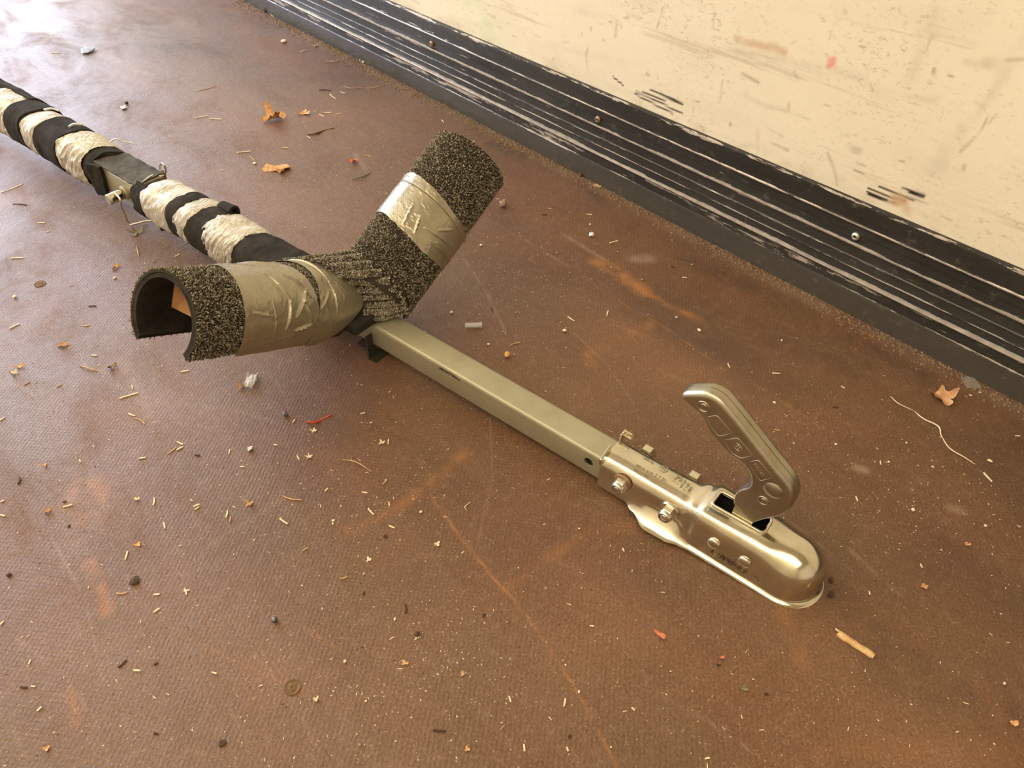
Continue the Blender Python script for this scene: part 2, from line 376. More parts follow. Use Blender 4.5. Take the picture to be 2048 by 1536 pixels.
    dark = np.maximum(dark, 0.60*np.clip(fbm(X*5, Y*2.2, 41, 5)*3.2-1.80, 0, 1)*np.clip((X-.5)/.3, 0, 1))  # dark stains, thickened to the right to paint in its dimmer light
    o = mesh('floor', V, Fc, M_floor, None, True, {'rust': rust.ravel()*.85, 'dark': dark.ravel(), 'pale': pale.ravel()})
    tag(o, kind='structure')
    # rest of the floor around the finely meshed part, down to the open end
    z = -0.0004
    q = [[(XL, YB), (XW, YB), (XW, -0.16), (XL, -0.16)], [(XL, -0.16), (-0.62, -0.16), (-0.62, ys[-1]), (XL, ys[-1])], [(XL, ys[-1]), (XW, ys[-1]), (XW, YO), (XL, YO)]]
    V2 = []; F2 = []
    for qq in q:
        n = len(V2); V2 += [(a, b, 0.0) for a, b in qq]; F2.append((n, n+1, n+2, n+3))
    o2 = mesh('floor_surround', V2, F2, M_floor, o, False)
    return o
floor = build_floor()

# sunken screw heads in the floor
def floor_screw(px, py, r, depth=0.6):
    p = fl(px, py)
    v, f = cyl(p+np.array([0, 0, -0.002]), p+np.array([0, 0, 0.0012]), [(0, r), (0.9, r), (1, r*0.93), (0.8, r*0.86), (0.75, r*0.5), (0.95, r*0.42), (0.95, r*0.2), (0.7, r*0.15)], 20)
    return fixn(mesh('floor_screw', v, f, M_floorscrew, floor))
M_floorscrew = simple('dirty_screw', (0.10, 0.058, 0.028), (0.24, 0.14, 0.07), 200)
for px, py, r in ((585, 1375, .0085), (1684, 647, .0065), (1000, 284, .007), (1018, 292, .007), (80, 568, .009)): floor_screw(px, py, r)

# ------------------------------------------------------------ structure: walls, roof
def build_wall():
    ys = np.arange(-0.1, 1.75, 0.0028); zs = np.arange(0.168, 0.62, 0.0028)
    Y, Z = np.meshgrid(ys, zs, indexing='ij')
    def wl(x, y):
        r = ray(x, y); t = XR/r[0]; p = C0+r*t; return (p[1], p[2])
    A = {n: np.zeros_like(Y) for n in ('scuff', 'gouge', 'brown', 'red', 'green')}
    def st(n, pts, w, s_, nz=0.4, soft=.5): A[n] = np.maximum(A[n], s_*stroke_mask(Y, Z, [wl(*p) for p in pts], w, soft, nz))
    for a in ([(1300, 180), (1330, 192), (1366, 210)], [(1272, 183), (1300, 195), (1340, 215), (1365, 228)], [(1270, 188), (1300, 204), (1345, 227)], [(1285, 182), (1330, 203)],
              [(1757, 373), (1790, 387), (1826, 402)], [(1737, 377), (1775, 391), (1808, 403)], [(1733, 383), (1775, 400)], [(1735, 388), (1790, 408)], [(1803, 376), (1815, 380), (1848, 393)], [(1225, 150+3), (1246, 170)]):
        st('gouge', a, .0013, 1.0, 0, .4)
    st('gouge', [(1820, 383), (1846, 392)], .003, 1, 0, .4); st('gouge', [(1322, 188), (1364, 208)], .0022, 1, 0, .4)
    _st = st
    def st(n, pts, w, s_, nz=0.4, soft=.5):
        _st(n, pts, w, s_*(.55 if (n == 'scuff' and w > .0028) else 1), nz, soft)
    st('red', [(1660, 120), (1668, 124), (1658, 133), (1668, 118)], .0035, .85, .5); st('red', [(1665, 130), (1672, 134)], .003, .4)
    st('green', [(945, 0), (965, 40), (985, 62)], .022, .45, .6, 1.); st('green', [(935, 40), (990, 70)], .03, .25, .6, 1.)
    st('brown', [(1800, 400), (1815, 412), (1812, 422)], .006, .9, .9); st('brown', [(1476, 80), (1520, 90), (1570, 105)], .005, .6, 1.2); st('brown', [(1578, 210), (1578, 222)], .003, .6); st('brown', [(1515, 260), (1516, 300)], .003, .4)
    for a, w, s_ in (([(1990, 170), (1960, 225), (1918, 250)], .004, .35), ([(2048, 85), (1990, 180), (1955, 225), (1900, 290), (1860, 345)], .007, .32), ([(1870, 20), (1850, 80), (1815, 175)], .006, .28),
                     ([(1975, 235), (1960, 265), (1920, 305)], .0015, .5), ([(1655, 305), (1670, 345), (1675, 370)], .0016, .6), ([(1480, 195), (1530, 205), (1580, 225), (1620, 240)], .003, .4), ([(1620, 130), (1700, 150), (1790, 190), (1920, 210)], .005, .35),
                     ([(1450, 100), (1550, 115), (1640, 145)], .007, .4), ([(1530, 335), (1560, 342), (1680, 370)], .004, .3), ([(1860, 70), (1900, 75), (1950, 90)], .004, .4), ([(1930, 122), (1975, 130)], .004, .6), ([(1700, 295), (1720, 300)], .002, .4),
                     ([(1150, 20), (1200, 30), (1240, 45)], .004, .3), ([(1265, 0), (1320, 20)], .006, .3), ([(1430, 25), (1425, 55)], .002, .35), ([(1445, 160), (1440, 205)], .0012, .5), ([(1235, 40), (1230, 75)], .0012, .4), ([(1490, 190), (1530, 210), (1570, 222)], .0025, .4),
                     ([(1450, 300), (1500, 290), (1540, 305)], .003, .35), ([(1640, 350), (1690, 362)], .006, .35), ([(1100, 90), (1180, 110), (1290, 130)], .006, .18)):
        st('scuff', a, w, s_, 1.1, .9)
    r2 = random.Random(5)
    for i in range(260):
        y = r2.uniform(-.05, 1.6); z = r2.uniform(.185, .58); L = r2.choice((.004, .006, .01, .015, .03)); a = r2.gauss(0, .25) if r2.random() < .7 else r2.gauss(1.5, .2)
        A['scuff'] = np.maximum(A['scuff'], r2.uniform(.25, .8)*stroke_mask(Y, Z, [(y, z), (y+L*math.cos(a), z+L*math.sin(a))], r2.choice((.0010, .0013, .0018)), .5, .6, i))
    near = np.clip(1-(Z-.180)/.02, 0, 1)*np.clip(fbm(Y*30, Z*70, 77)*2.4-1.1, 0, 1); A['scuff'] = np.maximum(A['scuff'], near*.35)
    X = np.full_like(Y, XR)-0.0006*A['gouge']*0
    V = np.stack([X, Y, Z], -1).reshape(-1, 3); Fc = [tuple(f) for f in grid_faces(len(ys), len(zs))[:, ::-1]]
    o = mesh('wall_right', V, Fc, M_wall, None, True, {a: b.ravel() for a, b in A.items()}); tag(o, kind='structure')
    y0, y1, z0, z1 = ys[0], ys[-1], zs[0], zs[-1]
    V2 = []; F2 = []
    for (a, b, c_, d) in ((YB, y0, 0, ZC), (y0, y1, z1, ZC), (y1, YO, 0, ZC)):
        n = len(V2); V2 += [(XR, a, c_), (XR, b, c_), (XR, b, d), (XR, a, d)]; F2.append((n, n+3, n+2, n+1))
    mesh('wall_panel', V2, F2, M_wall, o, False)
build_wall()
def plain(name, c, s): return tag(mesh(name, *box(c, s), M_wall if 'wall' in name else M_ceil, None, False), kind='structure')
_wl = join([box((XL-.02, (YB+3.16)/2, ZC/2), (.04, 3.16-YB, ZC)), box((XL-.02, (3.50+YO)/2, ZC/2), (.04, YO-3.50, ZC)), box((XL-.02, 3.33, ZC-.1), (.04, .34, .2))])
tag(mesh('wall_left', *_wl, M_wall, None, False), kind='structure')
plain('wall_back', ((XL+XR)/2, YB-.02, ZC/2), (XR-XL+.08, .04, ZC))
plain('ceiling', ((XL+XR)/2, (YB+YO)/2, ZC+.02), (XR-XL+.08, YO-YB, .04))

# kick rail: profile (z, protrusion from x=1.022 towards the room, edge weight, dust)
def build_rail():
    PR = [(-.004, 0, 0, .9), (0.0005, 0, 0, .9), (.004, 0, .1, .85), (.02, 0, 0, .8), (.036, 0, 0, .7), (.0395, 0, .45, .6), (.0405, -.0008, .7, .2), (.042, -.0008, .35, 0), (.047, -.0005, .50, 0), (.056, 0, .62, 0), (.0585, .0012, .6, 0),
          (.0605, .004, 1.3, 0), (.0625, .0055, 1.6, 0), (.0645, .005, 1.6, 0), (.066, .0018, .9, 0), (.067, -.002, .1, 0), (.0765, -.002, -.2, 0), (.0775, .0006, .80, 0), (.0785, .0006, .80, 0), (.080, -.002, 0, 0), (.0915, -.002, -.2, 0),
          (.0925, -.0002, .72, 0), (.0935, -.0002, .6, 0), (.0948, -.0015, .15, 0), (.104, -.0010, .32, 0), (.111, 0, .5, 0), (.113, .0018, .9, 0), (.1145, .0038, 1.2, 0), (.1165, .004, 1.2, 0), (.1178, .0012, .6, 0), (.1188, -.003, 0, 0),
          (.1295, -.003, -.3, 0), (.1303, -.0012, .5, 0), (.1315, -.0012, .4, 0), (.1322, -.003, 0, 0), (.1435, -.003, -.3, 0), (.1445, .0012, .9, 0), (.1465, .0018, 1.0, 0), (.148, .0002, .5, 0), (.153, 0, .30, 0), (.162, 0, .12, 0), (.170, 0, .2, 0), (.1755, -.0005, .62, 0), (.1775, -.0030, .6, 0), (.178, -.009, 0, 0)]
    P2 = []
    for (a, b) in zip(PR[:-1], PR[1:]):
        n = max(1, int((b[0]-a[0])/.0025))
        for i in range(n): P2.append(tuple(a[q]+(b[q]-a[q])*i/n for q in range(4)))
    P2.append(PR[-1]); P2 = np.array(P2)
    ys = np.concatenate([np.arange(YB, -.1, .1), np.arange(-.1, 2.6, .012), np.arange(2.6, YO, .1)])
    Y = np.repeat(ys[:, None], len(P2), 1); Zz = np.repeat(P2[None, :, 0], len(ys), 0); pr = np.repeat(P2[None, :, 1], len(ys), 0)
    wob = (fbm(Y*14, Zz*60, 3)-.5)*.0007
    V = np.stack([XW-pr-wob, Y, Zz], -1).reshape(-1, 3)
    ed = np.repeat(P2[None, :, 2], len(ys), 0); du = np.repeat(P2[None, :, 3], len(ys), 0)*(.55+.45*fbm(Y*3, Zz*9, 6))
    Fc = [tuple(f) for f in grid_faces(len(ys), len(P2))[:, ::-1]]
    root = tag(mesh('baseboard_right', V, Fc, M_rail, None, True, {'edge': ed.ravel(), 'dust': du.ravel()}), kind='structure')
    autosmooth(root, 40)
    for y, m_, s in ((1.428, M_steelr, 1), (.92, M_steelr, 1), (.395, M_screw, 1), (-.12, M_screw, 1), (1.94, M_steelr, 1)):
        p = np.array([XW+.003, y, .1265]); q = p+np.array([-.0065, 0, 0])
        v, f = cyl(p, q, [(0, .0062), (.45, .0062), (.62, .0058), (.62, .0045), (.95, .0040), (1, .0030), (.55, .0016)], 16)
        o = fixn(mesh('rail_screw', v, f, m_, root))
        h = mesh('screw_recess', *cyl(p+np.array([-.0038, 0, 0]), q+np.array([.0012, 0, 0]), [(0, .0017), (1, .0016)], 8), M_black, o)
    return root
rail = build_rail()

# ------------------------------------------------------------ tow bar frame: local axes x = side (s), y = along (a), z = up (u)
AZ, EL = math.radians(10.571), math.radians(2.0)
D = np.array([-math.sin(AZ)*math.cos(EL), math.cos(AZ)*math.cos(EL), math.sin(EL)])
S = np.array([math.cos(AZ), math.sin(AZ), 0.0]); U = np.cross(S, D)
O = np.array([0.62801804, 0.48347872, -0.90070644])*0.8+C0+np.array([0, 0, 0.0012])
bar = empty('tow_bar'); mm = Matrix.Identity(4)
for i in range(3): mm[i][0] = S[i]; mm[i][1] = D[i]; mm[i][2] = U[i]; mm[i][3] = O[i]
bar.matrix_world = mm
tag(bar, 'long square-tube tow bar with shiny hitch coupler, taped foam sleeve and carpeted V cradle', 'tow bar')
def L(a, s, u): return np.array([s, a, u])

# square tubes
def sq_tube(name, a0, a1, w, t, r, m_, n=60, off=0.0):
    ring = []
    for cx, cy, st_ in ((1, 1, 0), (-1, 1, 90), (-1, -1, 180), (1, -1, 270)):
        for i in range(5):
            an = math.radians(st_+i*22.5); ring.append((cx*(w/2-r)+r*math.cos(an), cy*(w/2-r)+r*math.sin(an)))
    ring = np.array(ring); k_ = len(ring); inner = ring*(1-2*t/w)
    As = np.linspace(a0, a1, n); V = []
    for a in As: V += [L(a, x, z+off) for x, z in ring]
    for a in As[::-1]: V += [L(a, x, z+off) for x, z in inner]
    N = 2*n; Fc = [tuple(f) for f in grid_faces(N, k_, True, True)]
    return fixn(mesh(name, V, Fc, m_, bar))
tb = sq_tube('square_tube', -0.105, 1.10, .040, .003, .005, M_tube, 140)
boolean_cut(tb, [cyl(L(.0195, -.05, .002), L(.0195, .05, .002), [(0, .0066), (1, .0066)], 24)])
autosmooth(tb, 30)
vv = np.empty(len(tb.data.vertices)*3); tb.data.vertices.foreach_get('co', vv); vv = vv.reshape(-1, 3)
dk = np.zeros(len(vv)); at = tb.data.attributes.new('dark', 'FLOAT', 'POINT'); at.data.foreach_set('value', dk)
# black scuff marks as a thin paint smear on the near face
def smear(a0, a1, u0, u1, seed, n=26):
    r2 = random.Random(seed); parts = []
    for i in range(n):
        a = r2.uniform(a0, a1); t = (a-a0)/(a1-a0); u = u0+(u1-u0)*t+r2.gauss(0, .0012); w = r2.uniform(.0002, .0006); l = r2.uniform(.002, .012)
        parts.append(box(L(a, -.0201, u), (.00025, l, w)))
    V, Fc = join(parts); return mesh('scuff_mark', V, Fc, M_black, tb, False)
smear(.228, .262, .014, .013, 3, 34)
outer = sq_tube('receiver_tube', .955, 1.75, .050, .004, .005, M_tube, 60)

# support bracket under the cradle
v, f = join([box(L(.394, -.002, -.020), (.058, .003, .044)), box(L(.387, -.002, -.0405), (.056, .014, .003)), box(L(.405, 0, -.0228), (.06, .022, .004))])
o = tag(mesh('support_bracket', v, f, mat('dark_bracket', (0.06, 0.052, 0.04), .5, .4), bar, False), 'dark steel angle bracket under the tube')

# ------------------------------------------------------------ coupler body
KS = {  # a : half profile (s,u) from outer flange to the top centre
 0.000: [(.0265, -.0200), (.0265, -.0190), (.0262, -.015), (.0260, -.008), (.0258, 0), (.0252, .009), (.0232, .0165), (.0180, .0230), (.0095, .0265), (0, .0277)],
 -0.040: [(.0265, -.0200), (.0265, -.0190), (.0262, -.015), (.0260, -.008), (.0258, 0), (.0252, .009), (.0232, .0168), (.0180, .0234), (.0095, .0270), (0, .0283)],
 -0.054: [(.0340, -.0200), (.0340, -.0188), (.0285, -.011), (.0265, -.004), (.0262, .002), (.0254, .0095), (.0234, .0170), (.0182, .0236), (.0095, .0272), (0, .0285)],
 -0.080: [(.0480, -.0198), (.0482, -.0182), (.0330, -.0085), (.0272, -.002), (.0266, .003), (.0256, .0100), (.0236, .0174), (.0184, .0240), (.0095, .0277), (0, .0290)],
 -0.106: [(.0470, -.0198), (.0472, -.0182), (.0335, -.0090), (.0275, -.002), (.0268, .003), (.0258, .0105), (.0240, .0182), (.0192, .0250), (.010, .0287), (0, .0299)],
 -0.121: [(.0425, -.0198), (.0425, -.0182), (.0350, -.0140), (.0318, -.006), (.0300, .004), (.0283, .014), (.0268, .0225), (.0222, .0300), (.011, .0328), (0, .0335)],
 -0.134: [(.0405, -.0198), (.0405, -.0182), (.0352, -.0150), (.0342, -.007), (.0337, .004), (.0327, .016), (.0305, .0265), (.0250, .0345), (.0125, .0385), (0, .0392)],
 -0.200: [(.0405, -.0198), (.0405, -.0182), (.0355, -.0150), (.0347, -.007), (.0342, .004), (.0333, .015), (.0308, .0255), (.0250, .0340), (.0125, .0392), (0, .0402)],
 -0.235: [(.0405, -.0198), (.0405, -.0182), (.0360, -.0150), (.0355, -.007), (.0350, .003), (.0340, .012), (.0308, .0220), (.0240, .0310), (.013, .0385), (0, .0412)],
}
SA = sorted(KS.keys(), reverse=True)
def resample(P, n=27):
    Q = smooth_path([(p[0], p[1], 0) for p in P[2:]], 8)[:, :2]
    d = np.concatenate([[0], np.cumsum(np.hypot(*np.diff(Q, axis=0).T))]); t = np.linspace(0, d[-1], n)
    R_ = np.stack([np.interp(t, d, Q[:, 0]), np.interp(t, d, Q[:, 1])], 1)
    return np.vstack([P[0], P[1], [P[1][0]*.6+P[2][0]*.4, P[1][1]*.85+P[2][1]*.15], R_])
KP = {a: resample(KS[a]) for a in SA}
def prof(a):
    for i in range(len(SA)-1):
        if SA[i] >= a >= SA[i+1]:
            t = (SA[i]-a)/(SA[i]-SA[i+1]); t = t*t*(3-2*t)
            return KP[SA[i]]*(1-t)+KP[SA[i+1]]*t
    return KP[SA[-1]]
def build_coupler():
    As = sorted(set([round(x, 5) for x in np.concatenate([np.linspace(0, -.235, 95)])]), reverse=True)
    rows = []
    for a in As:
        P = prof(a); full = [(-s, u) for s, u in P]+[(s, u) for s, u in P[::-1][1:]]
        rows.append([L(a, s, u) for s, u in full])
    P = prof(-.235); nh = len(P)
    # the nose: the half profile swung round the ball socket
    for ph in np.linspace(0, 90, 26)[1:]:
        a_ = math.radians(ph); row = []
        for s, u in P: row.append(L(-.235-s*math.sin(a_)*1.04, -s*math.cos(a_), u))
        row2 = [L(-.235-s*math.sin(a_)*1.04, s*math.cos(a_), u) for s, u in P[::-1][1:]]
        rows.append(row+row2)
    V = np.array(rows); nu, nv = V.shape[:2]
    o = mesh('coupler_body', V.reshape(-1, 3), [tuple(f) for f in grid_faces(nu, nv)], M_zinc, bar)
    bm = bmesh.new(); bm.from_mesh(o.data); bmesh.ops.remove_doubles(bm, verts=bm.verts, dist=1e-5); bmesh.ops.recalc_face_normals(bm, faces=bm.faces)
    up = sum((f.normal.z for f in bm.faces if f.calc_center_median().z > .03), 0.0)
    if up < 0: bmesh.ops.reverse_faces(bm, faces=bm.faces)
    bm.to_mesh(o.data); bm.free()
    bm = bmesh.new(); bm.from_mesh(o.data)
    for co_, no_ in (((.0100, 0, 0), (1, 0, 0)), ((-.0100, 0, 0), (1, 0, 0)), ((0, -.1367, 0), (0, 1, 0)), ((0, -.1957, 0), (0, 1, 0))):
        fs = [f for f in bm.faces if f.calc_center_median().z > .025 and -.205 < f.calc_center_median().y < -.128 and abs(f.calc_center_median().x) < .016]
        geom = list({g for f in fs for g in list(f.verts)+list(f.edges)})+fs
        bmesh.ops.bisect_plane(bm, geom=geom, plane_co=co_, plane_no=no_, dist=1e-6)
    kill = [f for f in bm.faces if f.calc_center_median().z > .025 and -.1957 < f.calc_center_median().y < -.1367 and abs(f.calc_center_median().x) < .0100]
    bmesh.ops.delete(bm, geom=kill, context='FACES'); bm.to_mesh(o.data); bm.free()
    md = o.modifiers.new('s', 'SOLIDIFY'); md.thickness = .0026; md.offset = -1; bake(o)
    # slot for the lever
    pts = []
    for cx, cy, st_ in ((1, 1, 0), (-1, 1, 90), (-1, -1, 180), (1, -1, 270)):
        for i in range(6):
            an = math.radians(st_+i*18); pts.append((cx*(.0108-.0045)+.0045*math.cos(an), -.1662+cy*(.0305-.0045)+.0045*math.sin(an)))
    n = len(pts); v = [(x, y, .018) for x, y in pts]+[(x, y, .07) for x, y in pts]
    f = [tuple(range(n))[::-1], tuple(range(n, 2*n))]+[(i, (i+1) % n, n+(i+1) % n, n+i) for i in range(n)]
    o.data.polygons.foreach_set('use_smooth', [True]*len(o.data.polygons)); autosmooth(o, 38)
    # raised lip round the slot
    lip = [];
    for x, y in pts+[pts[0]]:
        zz = np.interp(-y, [.134, .2], [.0400, .0408]); lip.append((x*1.09, -.1662+(y+.1662)*1.03, zz))
    v, f = tube(lip, .0020, 8, False); mesh('slot_lip', v, f, M_zinc, o)
    v, f = join([box(L(-.166, 0, .012), (.030, .068, .002)), box(L(-.166, -.0130, .0235), (.002, .068, .024)), box(L(-.166, .0130, .0235), (.002, .068, .024)), box(L(-.1335, 0, .0225), (.026, .002, .022)), box(L(-.1985, 0, .0225), (.026, .002, .022))])
    mesh('slot_shade_box', v, f, mat('slot_shade_black', (.02, .018, .015), .35), o, False)  # black box added inside the slot to give it painted shade
    return o
cb = build_coupler(); cb['label'] = 'shiny zinc-plated pressed steel coupler body'
# rear ears
v, f = join([box(L(.0008, -.0155, .0265), (.024, .0032, .010), [[.93, 0, .0], [0, 1, 0], [.37, 0, 1]]), ])
ear = mesh('coupler_ear', v, f, M_zinc, bar, False)
v, f = join([box(L(.0008, .0215, .0270), (.0085, .0028, .013)), box(L(-.005, .0245, .0315), (.0028, .013, .010))])
ear2 = mesh('coupler_ear', v, f, M_zinc, bar, False)
for e in (ear, ear2):
    md = e.modifiers.new('b', 'BEVEL'); md.width = .0012; md.segments = 3; bake(e)
# nuts and bolt heads
def hexn(p, q, r, prof_): return cyl(p, q, [(t, r*k_) for t, k_ in prof_], 6)
def lock_nut(a, u, s0, rust):
    d = -1
    root = fixn(mesh('lock_nut', *hexn(L(a, s0*1.0-.0015, u), L(a, s0-.0105, u), .0098, [(0, .95), (.06, 1), (.85, 1), (1, .90)]), M_nut, bar, False))
    w = fixn(mesh('washer', *cyl(L(a, s0+.0012, u), L(a, s0-.0022, u), [(0, .0118), (.7, .0118), (1, .0112)], 28), M_rust if rust else M_nut, root)); autosmooth(w)
    c_ = fixn(mesh('nut_collar', *cyl(L(a, s0-.0100, u), L(a, s0-.0145, u), [(0, .0086), (.6, .0082), (1, .0070), (1, .0056), (.6, .0054)], 28), M_nut, root)); autosmooth(c_, 50)
    n_ = fixn(mesh('nylon_ring', *cyl(L(a, s0-.0122, u), L(a, s0-.0137, u), [(0, .0056), (1, .0054)], 24), M_nylon, root))
    b_ = fixn(mesh('bolt_end', *cyl(L(a, s0-.0110, u), L(a, s0-.0146, u), [(0, .0043), (.8, .0043), (1, .0036)], 20), M_nut, root))
for a, ru in ((-.0325, 1), (-.0962, 0)):
    lock_nut(a, .0105, -.0262, ru)
    h = fixn(mesh('bolt_head', *hexn(L(a, .0245, .0125), L(a, .0355, .0125), .0108, [(0, 1), (.85, 1), (1, .9)]), M_nut, bar, False))
for a, s, u in ((-.157, -.0335, .0095), (-.194, -.0336, .0095)):
    r_ = fixn(mesh('rivet', *cyl(L(a, s+.002, u), L(a, s-.0042, u), [(0, .0078), (.40, .0078), (.65, .0074), (.85, .0060), (.97, .0030), (1, .0008)], 26), M_zinc, bar))
# grime specks on the side
r2 = random.Random(4); parts = []
for i in range(70):
    a = r2.gauss(-.185, .014); u = -.004+(a+.185)*.05+r2.gauss(0, .0022)
    c_ = L(a, -.0350, u); s_ = r2.uniform(.0003, .0011); parts.append(box(c_, (.0012, s_*r2.uniform(1, 2.2), s_)))
mesh('grime', *join(parts), M_bark, cb, False)['kind'] = 'stuff'

# stamped lettering
def stamp(txt, a, s, u, size, flip, parent, m_, depth=.00035, rot=None):
    cu = bpy.data.curves.new('t', 'FONT'); cu.body = txt; cu.size = size; cu.extrude = depth; cu.offset = 0.00006; cu.align_x = 'CENTER'; cu.align_y = 'CENTER'; cu.resolution_u = 2
    t = bpy.data.objects.new('t', cu); COL.objects.link(t); dg = bpy.context.evaluated_depsgraph_get(); dg.update()
    me = bpy.data.meshes.new_from_object(t.evaluated_get(dg)); bpy.data.objects.remove(t)
    me.materials.clear(); me.materials.append(m_)
    o = bpy.data.objects.new('stamped_lettering', me); COL.objects.link(o); o.parent = parent
    o.matrix_local = Matrix.Translation((s, a, u)) @ rot.to_4x4(); return o
Rtop = Matrix(((0, 1, 0), (-1, 0, 0), (0, 0, 1)))     # reads along -a, top towards +s
def Rt(tilt): return Matrix.Rotation(tilt, 3, 'Y') @ Rtop
for txt, a, s, u, sz, ti in (('00121700', -.0475, -.0135, .0270, .0048, -.16), ('55R-01 0145', -.0480, -.0070, .0282, .0045, -.09), ('STABIL', -.0440, .0085, .0280, .0045, .12), ('S T 50', -.0690, -.006, .0287, .0055, -.05), ('e1', -.0650, .0090, .0283, .0060, .12)):
    if txt == 'STABIL': txt = '1300 kg'
    stamp(txt, a, s, u, sz, 0, cb, M_zinc2, rot=Rt(ti))
for i, txt in enumerate(('S 75 kg', 'D 13,8', 'ISO 50', 'F 1145', 'ST52')):
    R_ = Matrix.Rotation(-.02, 3, 'Y') @ Matrix(((1, 0, 0), (0, 1, 0), (0, 0, 1)))
    stamp(txt, -.084-.0052*i, .0045-.0012*i, .0292+i*.00035, .0046, 0, cb, M_zinc2, rot=R_)
v, f = tube([L(-.065+.0052*math.cos(t), .0088+.0052*math.sin(t), .0284-.0007*math.sin(t)) for t in np.linspace(0, 2*math.pi, 25)], .00035, 6, False); mesh('stamped_ring', v, f, M_zinc2, cb)

# ------------------------------------------------------------ lever
LV = [(-.0722, .1640), (-.0806, .1618), (-.0925, .1590), (-.1010, .1508), (-.1087, .1418), (-.1225, .1325), (-.1339, .1262), (-.1440, .1240), (-.1518, .1226), (-.1585, .1190), (-.1630, .1130), (-.1665, .1030), (-.1655, .0940), (-.1590, .0850), (-.1555, .0760), (-.1558, .0660), (-.1575, .0600),
      (-.1690, .0540), (-.1815, .0475), (-.1850, .0500), (-.1890, .0560), (-.1960, .0660), (-.2040, .0760), (-.2095, .0880), (-.2115, .1020), (-.2080, .1160), (-.2000, .1270), (-.1900, .1345), (-.1808, .1405), (-.1600, .1553), (-.1396, .1697), (-.1250, .1795), (-.1150, .1860), (-.1080, .1890), (-.1010, .1895), (-.0930, .1880), (-.0800, .1800), (-.0720, .1740), (-.0695, .1690)]
def build_lever():
    P = smooth_path([(a, u, 0) for a, u in LV]+[(LV[0][0], LV[0][1], 0)], 3)[:-1, :2]
    w = .0122; n = len(P)
    area_ = 0.5*sum(P[i][0]*P[(i+1) % n][1]-P[(i+1) % n][0]*P[i][1] for i in range(n)); sg = 1 if area_ > 0 else -1
    T_ = np.roll(P, -2, 0)-np.roll(P, 2, 0); T_ /= np.linalg.norm(T_, axis=1)[:, None]; Nn = np.stack([-T_[:, 1], T_[:, 0]], 1)*sg   # inward
    prof_ = [(x, 1-math.sin(math.radians(x)), 1-math.cos(math.radians(x))) for x in (90, 75, 60, 45, 30, 15, 0)]
    ii = np.arange(n)/3.0; rr_ = np.interp(ii, [0, 2, 15, 17, 19, 24, 35, 38], [.0045, .0028, .0022, .0015, .0022, .0055, .0070, .0055])
    full = [(-1, b_, c__) for _, b_, c__ in prof_]+[(0, -.0007, 0), (0, -.0003, .0008), (0, .0003, .0008), (0, .0007, 0)]+[(1, b_, c__) for _, b_, c__ in prof_[::-1]]
    V = []
    for sd, b_, c__ in full:
        if sd == 0: V += [L(a, b_, u) for a, u in P+Nn*c__]
        else:
            q = P+Nn*(rr_*c__)[:, None]; V += [L(q[i, 0], sd*(w-rr_[i]*b_), q[i, 1]) for i in range(n)]
    m2 = len(full); Fc = [tuple(f) for f in grid_faces(m2, n, False, True)]+[tuple(range(n)), tuple((m2-1)*n+j for j in range(n))[::-1]]
    o = fixn(mesh('release_lever', V, Fc, M_zinc2, bar)); autosmooth(o, 50)
    o['label'] = 'dull zinc hand lever standing up from the coupler'
    return o
lever = build_lever()
def hs(x, y, s):
    r = ray(x, y); c_ = C0-O; t = (s-c_@S)/(r@S); q = c_+r*t; return L(q@D, s, q@U)
def lv(pts): return [hs(1160+x*.33856, 740+y*.33856, -.0123) for x, y in pts]
def lv2(pts): return [hs(1390+x*.09764, 830+y*.09764, -.0123) for x, y in pts]
def rounded(P, r=.0022):
    P = [np.array(p) for p in P]; o_ = []
    for i in range(len(P)):
        a, b, c_ = P[i-1], P[i], P[(i+1) % len(P)]
        d1 = (a-b)/np.linalg.norm(a-b); d2 = (c_-b)/np.linalg.norm(c_-b)
        o_ += [b+d1*r, b+(d1+d2)*r*.28, b+d2*r]
    return o_+[o_[0]]
for pts in ([(240, 40), (450, 10), (770, 370), (490, 440), (320, 240)], [(580, 520), (880, 470), (1190, 830), (940, 890), (750, 780)], [(1090, 960), (1310, 930), (1610, 1290), (1330, 1350), (1150, 1080)]):
    v, f = tube(rounded(lv2(pts)), .00042, 6, False); mesh('panel_rim', v, f, M_zinc2, lever)
for x, y, r in ((730, 217, .0062), (1083, 772, .0052)):
    c_ = lv([(x, y)])[0]
    v, f = tube([c_+np.array([0, r*math.cos(t), r*math.sin(t)]) for t in np.linspace(0, 2*math.pi, 25)], .0011, 8, False); b = mesh('rivet_ring', v, f, M_zinc2, lever)
    v, f = cyl(c_+np.array([.001, 0, 0]), c_+np.array([-.0009, 0, 0]), [(0, r*.72), (.7, r*.68), (1, r*.4)], 20); fixn(mesh('rivet_head', v, f, M_zinc2, lever))
c_ = lv([(1140, 715)])[0]
v, f = cyl(c_+np.array([.001, 0, 0]), c_+np.array([-.0032, 0, 0]), [(0, .0112), (.25, .0104), (.6, .0078), (.88, .0042), (1, .0008)], 28); fixn(mesh('lever_boss', v, f, M_zinc2, lever))
